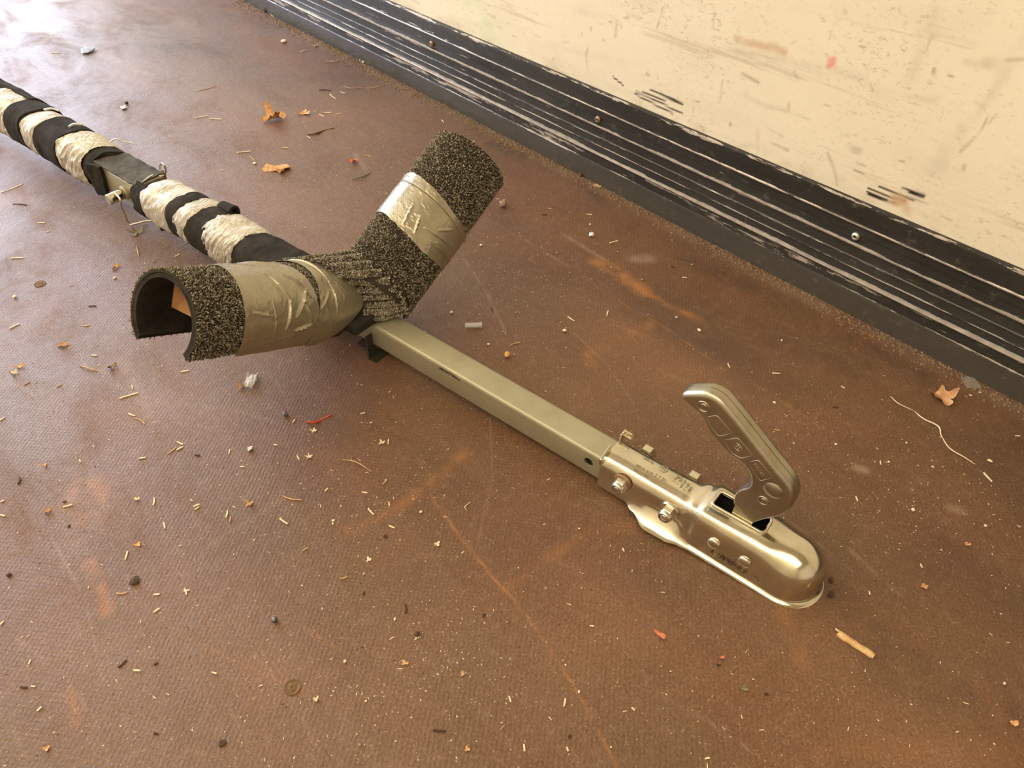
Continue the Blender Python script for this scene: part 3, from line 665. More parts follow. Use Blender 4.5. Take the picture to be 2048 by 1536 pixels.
# small oval emblem and embossed letters on the lever
c_ = lv2([(880, 660)])[0]; ax = lv2([(960, 760)])[0]-lv2([(810, 560)])[0]; ax /= np.linalg.norm(ax); ay = np.cross(np.array([1., 0, 0]), ax); c_ = c_+np.array([-.0001, 0, 0])
for t0, t1 in ((.5, 2.6), (3.6, 5.8)):
    v, f = tube([c_+ax*.0052*math.cos(t)+ay*.0038*math.sin(t) for t in np.linspace(t0, t1, 14)], .0003, 6); mesh('emblem_arc', v, f, M_zinc, lever)
def side_text(txt, c_, size):
    # axes: x -> ax, y -> ay_, normal -s
    x_ = Vector(ax); z_ = Vector((-1, 0, 0)); y_ = z_.cross(x_)
    R_ = Matrix((x_, y_, z_)).transposed()
    stamp(txt, c_[1], c_[0], c_[2], size, 0, lever, M_zinc, rot=R_)
side_text('80', c_, .0052); side_text('EM-1A7', lv2([(1300, 1130)])[0], .0050)
# fork below lever
def prism(P, s0, s1):
    n = len(P); return np.array([L(a, s0, u) for a, u in P]+[L(a, s1, u) for a, u in P]), [tuple(range(n)), tuple(range(n, 2*n))[::-1]]+[(i, n+i, n+(i+1) % n, (i+1) % n) for i in range(n)]
v, f = prism([(-.1585, .0640), (-.1590, .0300), (-.1800, .0250), (-.1835, .0500), (-.1700, .0600)], -.0098, .0098)
mesh('lever_fork', v, f, M_zinc, lever, False)

# ------------------------------------------------------------ foam sleeve, tape on the bar
def ring_r(a, k_, base, lump, seed): return base+lump*(fbm(a*22, k_*1.6+5, seed)-.5)*2
def sleeve(name, a0, a1, r, m_, parent=bar, k0=-math.pi, k1=math.pi, n=60, nk=56, lump=.002, seed=1, edge=.006, sq=.18, slant=.02, taper=None, wr=0, thick=.004, wrf=260, off=(0, 0)):
    """wrapped sheet round the bar; k=0 is up, k<0 faces the camera side"""
    closed = (k1-k0) > 6.2
    ks = np.linspace(k0, k1, nk+1)[:-1] if closed else np.linspace(k0, k1, nk)
    tt = np.linspace(0, 1, n); outp = []
    T, K = np.meshgrid(tt, ks, indexing='ij')
    Kp = K if not closed else K
    e0 = edge*(fbm(np.cos(K)*2+3, np.sin(K)*2+7, seed+3)-.5)*2; e1 = edge*(fbm(np.cos(K)*2+9, np.sin(K)*2+1, seed+5)-.5)*2
    A = (a0+e0-slant*np.sin(K)*.5)*(1-T)+(a1+e1-slant*np.sin(K)*.5)*T
    rad = r+lump*(fbm(A*25, np.cos(K)*1.3+2, seed)-.5)*2+lump*(fbm(A*25, np.sin(K)*1.3+8, seed+2)-.5)*2
    if taper is not None: rad = rad+taper(T)
    if wr:
        w_ = fbm(A*wrf*1.5+2.2*np.cos(K+seed), np.sin(K)*2.3+np.cos(K*2)*1.1+seed, seed+11, 3)
        w2 = fbm((A*.8+K*.02)*wrf*.45, np.cos(K)*1.5+seed, seed+13, 2)
        rad = rad+wr*1.2*(1-np.abs(w_-.5)*4)*.7+wr*1.1*(1-np.abs(w2-.5)*6)
    # squarish section
    c4 = 1+sq*(np.abs(np.sin(2*K))**2)*.5
    rad = rad*c4/(1+sq*.25)
    X = rad*np.sin(K)+off[0]; Zz = rad*np.cos(K)+off[1]
    V = np.stack([X, A, Zz], -1).reshape(-1, 3); Fc = [tuple(f) for f in grid_faces(n, len(ks), False, closed)]
    o = mesh(name, V, Fc, m_, parent)
    fixn(o)
    md = o.modifiers.new('s', 'SOLIDIFY'); md.thickness = thick; md.offset = -1 if closed else 0; bake(o)
    o.data.polygons.foreach_set('use_smooth', [True]*len(o.data.polygons)); autosmooth(o, 50)
    return o
fo = sleeve('foam_sleeve', .455, .935, .0355, M_foam, lump=.0020, seed=2, n=150, thick=.010, taper=lambda T: .0035*np.sin(T*5))
fo2 = sleeve('foam_sleeve', 1.075, 1.385, .0375, M_foam, lump=.0022, seed=7, n=90, thick=.009)
fo3 = sleeve('foam_sleeve', 1.37, 1.74, .042, M_foam, k0=.35, k1=2.6, lump=.004, seed=9, n=60, thick=.012)
for a0, a1, r, sd in ((.745, .800, .0405, 21), (.822, .852, .0405, 22), (1.185, 1.262, .0405, 23), (1.315, 1.372, .041, 24)):
    sleeve('foam_wrap', a0, a1, r, M_foam, lump=.0022, seed=sd, n=26, thick=.004, slant=.016, edge=.006)
for a0, a1, r, sd, wr in ((.698, .758, .0395, 31, .0017), (.790, .832, .0400, 32, .0011), (.845, .925, .0400, 33, .0011), (1.102, 1.190, .0415, 34, .0018), (1.258, 1.322, .0412, 35, .0012), (1.366, 1.462, .0430, 36, .0015)):
    t_ = sleeve('duct_tape_band', a0, a1, r, M_tape_old, lump=.0022, seed=sd, n=130, nk=130, thick=.0005, slant=.020, edge=.005, wr=wr, taper=lambda T: -.0045*np.abs(2*T-1)**4)
sleeve('duct_tape_band', .675, .712, .0385, M_tape_old, lump=.0014, seed=38, n=70, nk=110, thick=.0005, slant=.020, edge=.004, wr=.0014, wrf=420, taper=lambda T: -.003*np.abs(2*T-1)**4)
# torn felt on top of the receiver tube and the hanging flaps
def sheet(name, fn, nu, nv, m_, th=.003, parent=bar):
    uu, vv_ = np.meshgrid(np.linspace(0, 1, nu), np.linspace(0, 1, nv), indexing='ij')
    V = fn(uu, vv_).reshape(-1, 3); o = mesh(name, V, [tuple(f) for f in grid_faces(nu, nv)], m_, parent)
    md = o.modifiers.new('s', 'SOLIDIFY'); md.thickness = th; md.offset = 0; bake(o); fixn(o)
    o.data.polygons.foreach_set('use_smooth', [True]*len(o.data.polygons)); autosmooth(o, 50); return o
def felt(u, v):
    a = .955+.13*u; s = -.025+.056*v+.004*(fbm(u*9, v*0, 3)-.5)*(v > .5)-.004*(fbm(u*14, v*0, 8)-.3)*(v < .1)
    h = .0268+.003*(fbm(u*5, v*4, 4)-.3)+.006*np.clip(v-.65, 0, 1)*fbm(u*6, v, 9)*2-.02*np.clip(v-.86, 0, 1)
    return np.stack([s, a, h], -1)
sheet('torn_felt', felt, 40, 20, M_felt, .0024)
def flap(u, v):       # black flap folded down at the far end of the opening
    a = 1.052+.035*u+.010*v*(1-u); s = -.0285-.008*u-.004*(fbm(u*3, v*3, 5)-.5); h = .030-.062*v+.004*(fbm(u*4+3, v*4, 6)-.5)
    return np.stack([s, a, h], -1)
sheet('foam_flap', flap, 14, 20, M_foam, .007)
def flap2(u, v):
    a = .925+.030*u+.006*(fbm(v*7, u*0, 15)-.5)*u*2; k_ = math.pi*(-.95+.80*v); r = .0365+.002*fbm(u*3, v*8, 16)
    return np.stack([r*np.sin(k_), a+.004*np.sin(v*19)*u, r*np.cos(k_)], -1)
sheet('foam_flap', flap2, 12, 40, M_foam, .007)
def flap3(u, v):     # torn tail hanging below
    return np.stack([-.018+.012*u, .925+.018*u+0*v, -.034-.020*v*(1-.5*u)], -1)
sheet('foam_flap', flap3, 6, 6, M_foam, .006)
def curl(u, v):      # curled lip of black foam beside the second tape band
    a = .748+.030*v; k_ = .35+.55*u; r = .043+.010*np.sin(np.pi*np.clip(u*1.1, 0, 1))*(1-.3*v)
    return np.stack([r*np.sin(k_), a, r*np.cos(k_)], -1)
sheet('foam_flap', curl, 14, 8, M_foam, .004)
# peeling tape tails
for pts, r_ in (([(1.100, .022, .040), (1.085, .028, .049), (1.072, .034, .046), (1.058, .040, .046), (1.048, .044, .044)], .0016), ([(1.205, .006, .042), (1.195, .012, .048), (1.185, .022, .047)], .0026), ([(1.300, .010, .044), (1.290, .020, .046), (1.275, .026, .044)], .0022)):
    v, f = tube(smooth_path([L(*p) for p in pts], 4), [r_*(1-.5*i/(len(pts)*4)) for i in range((len(pts)-1)*4+1)], 5); mesh('tape_tail', v, f, M_tape_old, bar, False)

# hitch pin with its wire clip
pin = fixn(mesh('hitch_pin', *cyl(L(.998, -.060, -.001), L(.998, .052, -.001), [(0, .0080), (.01, .0096), (.30, .0098), (.31, .0072), (.78, .0072), (.97, .0070), (1, .0050)], 24), M_zinc, bar)); autosmooth(pin)
v, f = cyl(L(.998, -.0245, -.001), L(.998, -.031, -.001), [(0, .0125), (.8, .0125), (1, .0115)], 26); autosmooth(fixn(mesh('pin_collar', v, f, M_tube, pin)))
wire = [(.992, -.046, .0095), (.972, -.050, .006), (.975, -.052, -.010), (.979, -.049, -.022), (.984, -.047, -.034), (.989, -.045, -.047), (.986, -.043, -.054), (.978, -.036, -.052), (.966, -.024, -.048), (.950, -.010, -.046), (.945, .010, -.044), (.950, .034, -.040), (.975, .048, -.028), (.995, .050, -.010)]
v, f = tube(smooth_path([L(*p) for p in wire], 5), .0019, 8); mesh('wire_clip', v, f, M_nut, pin)
loop = [(.998, .050, -.006), (1.004, .050, .004), (.999, .050, .016), (.990, .050, .026), (.982, .050, .025), (.983, .050, .015), (.990, .050, .004), (.992, .050, -.006)]
v, f = tube(smooth_path([L(*p) for p in loop], 5), .0018, 8); mesh('wire_loop', v, f, M_nut, pin)
v, f = tube([L(.945, -.028, .0305), L(.958, .005, .0300), L(.974, .040, .022), L(.990, .050, .004)], .0016, 8); mesh('wire_rod', v, f, M_nut, pin)

# ------------------------------------------------------------ cradle arms
class Arm:
    def __init__(s, E, al, be, side, f):
        s.f = f
        s.E = L(*E); sg = 1 if side == 'L' else -1
        d = L(math.sin(be), sg*math.cos(al)*math.cos(be), -math.sin(al)); s.d = d/np.linalg.norm(d)
        Zl = np.array([S[2], D[2], U[2]]); up = Zl-(Zl@s.d)*s.d; s.up = up/np.linalg.norm(up)
        si = -np.cross(s.d, s.up)
        # k > 0 is the side away from the camera on the left arm, towards it on the right arm
        s.si = si
    def p(s, t, k_, r):
        t, k_, r = np.broadcast_arrays(np.asarray(t, float), np.asarray(k_, float), np.asarray(r, float))
        t = t*s.f; r = r*s.f
        return s.E+t[..., None]*s.d+r[..., None]*(np.cos(k_)[..., None]*s.up+np.sin(k_)[..., None]*s.si)
DG = math.pi/180
AL_ = Arm((.4427, -.2733, .1642), .497, .061, 'L', .92)
AR_ = Arm((.4257, .2382, .1558), .475, -.017, 'R', .97)
def shell(name, arm, t0, t1, k0, k1, ro, ri, m_, parent, nt_=40, nk=64):
    """thick curved sheet; t0/t1 may be functions of k"""
    ks = np.linspace(k0*DG, k1*DG, nk); tt = np.linspace(0, 1, nt_); T, K = np.meshgrid(tt, ks, indexing='ij')
    f0 = t0(K) if callable(t0) else t0+0*K; f1 = t1(K) if callable(t1) else t1+0*K
    A = f0*(1-T)+f1*T
    nz = .0010*(fbm(A*40, K*3, 12)-.5)
    Vo = arm.p(A, K, ro+nz).reshape(-1, 3); Vi = arm.p(A, K, ri+0*nz).reshape(-1, 3); N = nt_*nk
    Fc = [tuple(f) for f in grid_faces(nt_, nk)]+[tuple(int(x)+N for x in f[::-1]) for f in grid_faces(nt_, nk)]
    for i in range(nt_-1):
        for j in (0, nk-1):
            a, b = i*nk+j, (i+1)*nk+j; Fc.append((a, b, b+N, a+N))
    for j in range(nk-1):
        for i in (0, nt_-1):
            a, b = i*nk+j, i*nk+j+1; Fc.append((a, b, b+N, a+N))
    o = fixn(mesh(name, np.vstack([Vo, Vi]), Fc, m_, parent)); autosmooth(o, 50); return o
def tufts(P, Nn, h0, h1, r, light=0.5):
    """P base points, Nn unit normals -> one mesh of small bent tufts"""
    n = len(P); h = RG.uniform(h0, h1, n); t = RG.normal(size=(n, 3)); t -= (t*Nn).sum(1)[:, None]*Nn; t /= np.linalg.norm(t, axis=1)[:, None]
    b = np.cross(Nn, t); lean = RG.uniform(0, 1.0, n)[:, None]; rr = (r*RG.uniform(.7, 1.3, n))[:, None]
    V = []
    for ring, (hh, le, rs) in enumerate(((0, 0, 1.0), (.62, .30, 1.0))):
        c_ = P+Nn*(h*hh)[:, None]+t*(le*lean*h[:, None])
        for j in range(3):
            an = 2*math.pi*j/3+ring*.5; V.append(c_+rr*rs*(math.cos(an)*t+math.sin(an)*b))
    V.append(P+Nn*h[:, None]+t*(.95*lean*h[:, None]))
    V = np.stack(V, 1).reshape(-1, 3); base = (np.arange(n)*7)[:, None]
    F4 = np.concatenate([base+np.array([j, (j+1) % 3, 3+(j+1) % 3, 3+j]) for j in range(3)]); F3 = np.concatenate([base+np.array([3+j, 3+(j+1) % 3, 6]) for j in range(3)])
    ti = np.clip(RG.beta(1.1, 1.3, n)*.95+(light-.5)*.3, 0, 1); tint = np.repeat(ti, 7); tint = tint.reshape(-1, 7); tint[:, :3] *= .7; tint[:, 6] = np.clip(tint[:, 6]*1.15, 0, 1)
    return V, [tuple(f) for f in F4.tolist()]+[tuple(f) for f in F3.tolist()], tint.ravel()
def pile(arm, spans, parent, dens=.00175):
    Ps = []; Ns = []
    for t0, t1, k0, k1, cond in spans:
        n = int((t1-t0)*(k1-k0)*DG*.0605/dens**2)
        t = RG.uniform(t0, t1, n); k_ = RG.uniform(k0*DG, k1*DG, n)
        if cond is not None: s_ = cond(t, k_); t = t[s_]; k_ = k_[s_]
        Ps.append(arm.p(t, k_, .0600)); Ns.append(np.cos(k_)[:, None]*arm.up+np.sin(k_)[:, None]*arm.si)
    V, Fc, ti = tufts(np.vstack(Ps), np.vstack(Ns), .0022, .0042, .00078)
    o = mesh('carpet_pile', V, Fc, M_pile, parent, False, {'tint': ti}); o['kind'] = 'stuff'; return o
def interp_k(pts):
    ks = [p[0]*DG for p in pts]; ts = [p[1] for p in pts]
    return lambda K: np.interp(K, ks, ts)
def wavy(fn, amp, seed, f=9): return lambda K: fn(K)+amp*(fbm(K*f, K*0+seed, seed)-.5)*2

def wrap(name, arm, t0, t1, k0, k1, r, m_, parent, seed, wr=.0012, creases=(), nt_=150, nk=170, th=.0006, lift=None):
    ks = np.linspace(k0*DG, k1*DG, nk); tt = np.linspace(0, 1, nt_); T, K = np.meshgrid(tt, ks, indexing='ij')
    A = t0(K)*(1-T)+t1(K)*T
    rad = r+wr*(fbm(A*30, K*2.2, seed)-.5)*2
    n2 = fbm(A*70+K*4, K*5-A*30, seed+4, 3); rad = rad+wr*.5*np.clip(1-np.abs(n2-.5)*12, 0, 1)
    for (ta, ka, tb_, kb, w, h) in creases:
        ka *= DG; kb *= DG; x = A/.0625; x0 = ta/.0625; x1 = tb_/.0625; dx = x1-x0; dy = kb-ka; LL = dx*dx+dy*dy
        q = np.clip(((x-x0)*dx+(K-ka)*dy)/LL, 0, 1); d_ = np.hypot(x-x0-q*dx, K-ka-q*dy)*.0625
        rad = rad+1.35*h*np.exp(-(d_/w)**2)*(.4+.6*np.sin(np.pi*np.clip(q, .05, .95)))
    if lift is not None: rad = rad+lift(T, K)
    V = arm.p(A, K, rad).reshape(-1, 3)
    o = mesh(name, V, [tuple(f) for f in grid_faces(nt_, nk)], m_, parent)
    md = o.modifiers.new('s', 'SOLIDIFY'); md.thickness = th; md.offset = 0; bake(o); fixn(o)
    o.data.polygons.foreach_set('use_smooth', [True]*len(o.data.polygons)); autosmooth(o, 60); return o

KL0, KL1 = -127, 134
la = empty('cradle_arm'); la.parent = bar; la['label'] = 'left carpet-padded arm of the V cradle, mostly wrapped in silver tape'
shell('foam_liner', AL_, 0.0005, .262, KL0+1, KL1-1, .0565, .0510, M_foam, la)
shell('carpet', AL_, wavy(lambda K: 0*K, .0012, 4), .275, KL0, KL1, .0602, .0570, M_carpet, la)
pile(AL_, [(0, .115, KL0, KL1, lambda t, k_: t < np.interp(k_, [-130*DG, -90*DG, 0, 40*DG, 140*DG], [.085, .082, .086, .095, .11])), (.165, .225, -80, 60, None), (.20, .275, -60, 40, None)], la)
t1a = wavy(interp_k([(-130, .206), (-90, .208), (-60, .203), (-30, .198), (0, .186), (30, .176), (60, .172), (140, .17)]), .0015, 6)
tape1 = wrap('duct_tape', AL_, wavy(interp_k([(-130, .072), (-90, .070), (-60, .071), (0, .078), (30, .082), (140, .10)]), .0006, 3, 5), t1a, KL0-2, KL1, .0640, M_tape, la, 5, .0009,
      creases=((.130, -20, .150, -60, .0016, .0032), (.150, -60, .143, -95, .0016, .0030), (.160, -25, .185, -48, .0016, .0040), (.185, -48, .160, -80, .0018, .0040), (.175, -62, .190, -92, .0014, .0035), (.190, -92, .160, -98, .0016, .0036), (.085, -70, .125, -78, .0012, .0012),
               (.13, 25, .17, -10, .002, .0022), (.12, -60, .125, -105, .0010, .0010), (.10, -112, .20, -100, .0012, .0010), (.09, 5, .15, -5, .0012, .0012), (.165, -35, .195, -62, .0012, .0022)))
t2a = wavy(interp_k([(-130, .200), (-90, .203), (-62, .206), (-40, .212), (-20, .214), (0, .210), (30, .200), (60, .19), (140, .19)]), .0010, 9)
t2b = wavy(interp_k([(-130, .242), (-110, .264), (-90, .285), (-72, .302), (-60, .298), (-40, .282), (-20, .258), (0, .246), (30, .224), (60, .21), (140, .21)]), .0006, 12, 4)
tape2 = wrap('duct_tape', AL_, t2a, t2b, KL0-4, 110, .0655, M_tape, la, 8, .0008, creases=((.222, 25, .236, -40, .0009, .0022), (.236, -40, .240, -85, .0010, .0018), (.205, -75, .228, -55, .0014, .0015), (.21, -60, .235, -100, .0015, .001)), lift=lambda T, K: -.006*np.clip(T-.55, 0, 1)*np.clip((-K/DG-40)/60, 0, 1))
# plank end seen inside the open end
upv, siv = AL_.up, AL_.si
def arm_box(arm, t0, t1, s0, s1, u0, u1):
    V = [arm.E+(arm.d*t+arm.si*s+arm.up*u)*arm.f for t in (t0, t1) for s in (s0, s1) for u in (u0, u1)]
    return np.array(V), [(0, 1, 3, 2), (4, 6, 7, 5), (0, 4, 5, 1), (2, 3, 7, 6), (0, 2, 6, 4), (1, 5, 7, 3)]
fixn(mesh('timber_block', *arm_box(AL_, .040, .235, -.045, .036, .000, .040), M_wood, la, False))['label'] = 'bare brown timber block inside the arm'

KR0, KR1 = -134, 127
ra = empty('cradle_arm'); ra.parent = bar; ra['label'] = 'right carpet-padded arm of the V cradle with one silver tape band'
tRend = wavy(interp_k([(-134, .275), (-60, .27), (0, .262), (60, .258), (90, .258), (127, .262)]), .003, 14)
shell('foam_liner', AR_, .001, lambda K: tRend(K)-.004, KR0+1, KR1-1, .0565, .0510, M_foam, ra)
shell('carpet', AR_, 0.0, tRend, KR0, KR1, .0602, .0570, M_carpet, ra)
rb0 = interp_k([(-134, .092), (-60, .086), (-20, .084), (20, .093), (60, .104), (100, .107), (127, .107)]); rb1 = interp_k([(-134, .165), (-60, .158), (-20, .160), (20, .172), (60, .180), (90, .176), (127, .170)])
pile(AR_, [(0, .265, KR0, KR1, lambda t, k_: (t < rb0(k_)+.004) | ((t > rb1(k_)-.004) & (t < np.interp(k_, [-2, -1, 0, 1.2, 1.75, 1.95], [.262, .25, .243, .240, .244, .262]))))], ra)
wrap('duct_tape', AR_, wavy(rb0, .0007, 4, 5), wavy(rb1, .0012, 5, 6), KR0-2, KR1+2, .0642, M_tape, ra, 15, .0009,
     creases=((.096, -60, .118, 100, .0008, -.0016), (.165, 20, .130, 15, .0012, .0022), (.166, 38, .140, 32, .0012, .0026), (.150, 45, .140, 100, .0012, .0020), (.160, 60, .155, 118, .0012, .0024), (.140, 60, .125, 75, .001, .0014), (.085, -50, .095, -20, .001, .0012), (.12, 70, .13, 118, .001, .0012)))
fixn(mesh('timber_block', *arm_box(AR_, .040, .235, -.030, .030, -.010, .030), M_wood, ra, False))
# black pad over the tube, also standing for the shaded cavity under the arms
M_pad = mat('black_shade_pad', (.018, .015, .012), .9)
sd_ = fixn(mesh('cavity_shade_pad', *box(L(.420, -.012, .0285), (.084, .066, .018)), M_pad, bar, False)); md = sd_.modifiers.new('b', 'BEVEL'); md.width = .005; md.segments = 3; bake(sd_)

# gathered carpet folds between the two arms
def fold(kl, tl, kr, tr, r_, lift=0.0, wob=0.0):
    A = AL_.p(tl-.006, kl*DG, .0640); B = AR_.p(tr-.010, kr*DG, .0625)
    mid = (A+B)/2+np.array([0, 0, -.002+lift])+np.array([0, wob, 0])
    path = smooth_path([A, A*.67+B*.33+np.array([0, wob*.8, lift*.8]), mid, A*.3+B*.7+np.array([0, wob*.5, lift*.6]), B], 5)
    v, f = tube(path, r_*.85, 10); return path, v, f
folds = empty('carpet_folds'); folds.parent = bar
FL = [(-96, .300, 106, .262, .0044, -.003), (-86, .308, 95, .262, .0044, -.002), (-76, .312, 85, .258, .0044, -.001), (-65, .308, 74, .255, .0044, 0), (-54, .300, 62, .255, .0046, 0), (-42, .287, 49, .252, .0048, 0), (-29, .268, 34, .250, .0052, .001),
      (-15, .256, 18, .248, .0056, .001), (0, .248, 0, .246, .0060, .001), (15, .240, -18, .246, .0062, .0), (31, .226, -36, .25, .0062, -.001), (48, .222, -54, .25, .0062, -.002)]
for kl, tl, kr, tr, r_, li in FL:
    path, v, f = fold(kl, tl, kr, tr, r_, li, rnd.uniform(-.002, .002))
    fo_ = mesh('carpet_fold', v, f, M_carpet, folds)
    T = np.gradient(path, axis=0); T /= np.linalg.norm(T, axis=1)[:, None]
    n = int(len(path)*75); idx = RG.uniform(0, len(path)-1, n); i0 = np.minimum(idx.astype(int), len(path)-2); fr = (idx-i0)[:, None]
    c_ = path[i0]*(1-fr)+path[i0+1]*fr; t_ = T[i0]; nn = RG.normal(size=(n, 3)); nn -= (nn*t_).sum(1)[:, None]*t_; nn /= np.linalg.norm(nn, axis=1)[:, None]
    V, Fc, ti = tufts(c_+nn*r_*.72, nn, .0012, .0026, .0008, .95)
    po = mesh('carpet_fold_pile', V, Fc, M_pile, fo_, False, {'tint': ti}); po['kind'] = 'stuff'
# dark backing closing the saddle between the arms
ks = np.linspace(-100, 75, 30)
Va = AL_.p(.285+0*ks, ks*DG, .050); Vb = AR_.p(.250+0*ks, -ks*DG, .050); rows = [Va*(1-t)+Vb*t+np.array([0, 0, -.006*math.sin(math.pi*t)]) for t in np.linspace(0, 1, 8)]
mesh('carpet_backing', np.array(rows).reshape(-1, 3), [tuple(f) for f in grid_faces(8, 30)], M_carpet, folds)

# ------------------------------------------------------------ loose litter on the floor
def chip_geom(L_, w, h, r2, bend=0.0):
    n = 5; V = []
    for i in range(n):
        t = i/(n-1)-.5; ww = w*(1-.35*abs(t)*2*r2.random())*.5; z0 = h*.08
        b = bend*(t*t*4)*L_
        for sx, zz in ((-1, z0), (1, z0), (1, h*r2.uniform(.75, 1)), (-1, h*r2.uniform(.75, 1))):
            V.append((t*L_+r2.uniform(-1, 1)*.03*L_, sx*ww+b, zz))
    Fc = [tuple(f) for f in grid_faces(n, 4, False, True)]+[(3, 2, 1, 0), tuple((n-1)*4+j for j in range(4))]
    return V, Fc
def lay(name, V, Fc, m_, p, ang, smooth=False):
    o = mesh(name, V, Fc, m_, None, smooth); o.location = (p[0], p[1], 0.0003+p[2]); o.rotation_euler = (0, 0, ang); return o
def blob(rx, ry, rz, r2, sub=1, rough=.25):
    bm = bmesh.new(); bmesh.ops.create_icosphere(bm, subdivisions=sub+1, radius=1)
    V = np.array([v.co[:] for v in bm.verts]); Fc = [tuple(v.index for v in f.verts) for f in bm.faces]; bm.free()
    s_ = r2.random()*9; V = V*(1+rough*(fbm(V[:, 0]*1.6+s_, V[:, 1]*1.6+V[:, 2]*1.3, int(s_*10))-.5)[:, None]*2)
    V = V*np.array([rx, ry, rz]); V[:, 2] -= V[:, 2].min(); return V, Fc
def leaf_geom(lx, ly, lobes, curl, r2, th=.0005, jag=.25):
    n = 36; m_ = 6; ph = r2.random()*6; V = []
    for i in range(m_):
        q = (i+1)/m_
        for j in range(n):
            a = 2*math.pi*j/n; rr = q*(1+jag*q*math.cos(lobes*a+ph)+.10*q*math.sin(11*a+ph*2))
            x = rr*math.cos(a)*lx/2; y = rr*math.sin(a)*ly/2
            z = curl*(rr**2)*(.5+.5*math.sin(2*a+ph))+curl*.35*math.sin(5*a+ph)*q*q
            V.append((x, y, z))
    V.append((0, 0, 0)); Fc = [tuple(f) for f in grid_faces(m_, n, False, True)]
    Fc += [(m_*n, j, (j+1) % n) for j in range(n)]
    V = np.array(V); V[:, 2] += .0006-V[:, 2].min()
    N = len(V); B = V.copy(); B[:, 2] -= th
    F2 = [tuple(int(x)+N for x in f[::-1]) for f in Fc]; side = [((m_-1)*n+j, (m_-1)*n+(j+1) % n, (m_-1)*n+(j+1) % n+N, (m_-1)*n+j+N) for j in range(n)]
    return np.vstack([V, B]), Fc+F2+side

REG = [('by the rail at top', lambda x, y: y < 160 and x > 440), ('in the top left corner', lambda x, y: y < 200), ('in the upper scatter', lambda x, y: y < 420 and x > 590), ('behind the foam sleeve', lambda x, y: y < 420 and x > 380), ('left of the hitch pin', lambda x, y: y < 600 and x < 180),
       ('under the foam sleeve', lambda x, y: y < 560 and x < 480), ('between right arm and rail', lambda x, y: y < 560), ('left of the arm opening', lambda x, y: y < 760 and x < 420), ('behind the bare tube', lambda x, y: x > 820 and y < 860 and x < 1360), ('between lever and rail', lambda x, y: x >= 1360 and y < 1080),
       ('at the left edge', lambda x, y: x < 240 and y < 1080), ('below the left arm', lambda x, y: x < 520 and y < 1080), ('in front of the bare tube', lambda x, y: y < 1110), ('in the lower left corner', lambda x, y: x < 480), ('around the sunken screw', lambda x, y: x < 780), ('left of the long scratch', lambda x, y: x < 1080),
       ('in front of the coupler', lambda x, y: x < 1620), ('in the lower right corner', lambda x, y: True)]
cnt = {}; pend = []
def region(x, y):
    for n_, f in REG:
        if f(x, y): return n_
ORD = ['leftmost', 'second from left', 'third from left', 'fourth from left', 'fifth from left', 'sixth from left', 'seventh from left', 'eighth from left', 'ninth from left', 'tenth from left', 'eleventh from left', 'twelfth from left']+['number %d from left' % i for i in range(13, 40)]
def straw(x0, y0, x1, y1, w=1.0, m_=None, name='straw_bit', label=None, bend=0.0, word='pale straw bit', cat='straw'):
    a = fl(x0, y0); b = fl(x1, y1); Ln = np.hypot(*(b-a)[:2]); ang = math.atan2(b[1]-a[1], b[0]-a[0]); r2 = random.Random(int(x0*7+y0*13))
    V, Fc = chip_geom(max(Ln, .004), .0015*w, .0011*w, r2, bend)
    o = lay(name, V, Fc, m_ or M_straw, (a+b)/2, ang)
    pend.append((o, x0, y0, word, cat, label)); return o
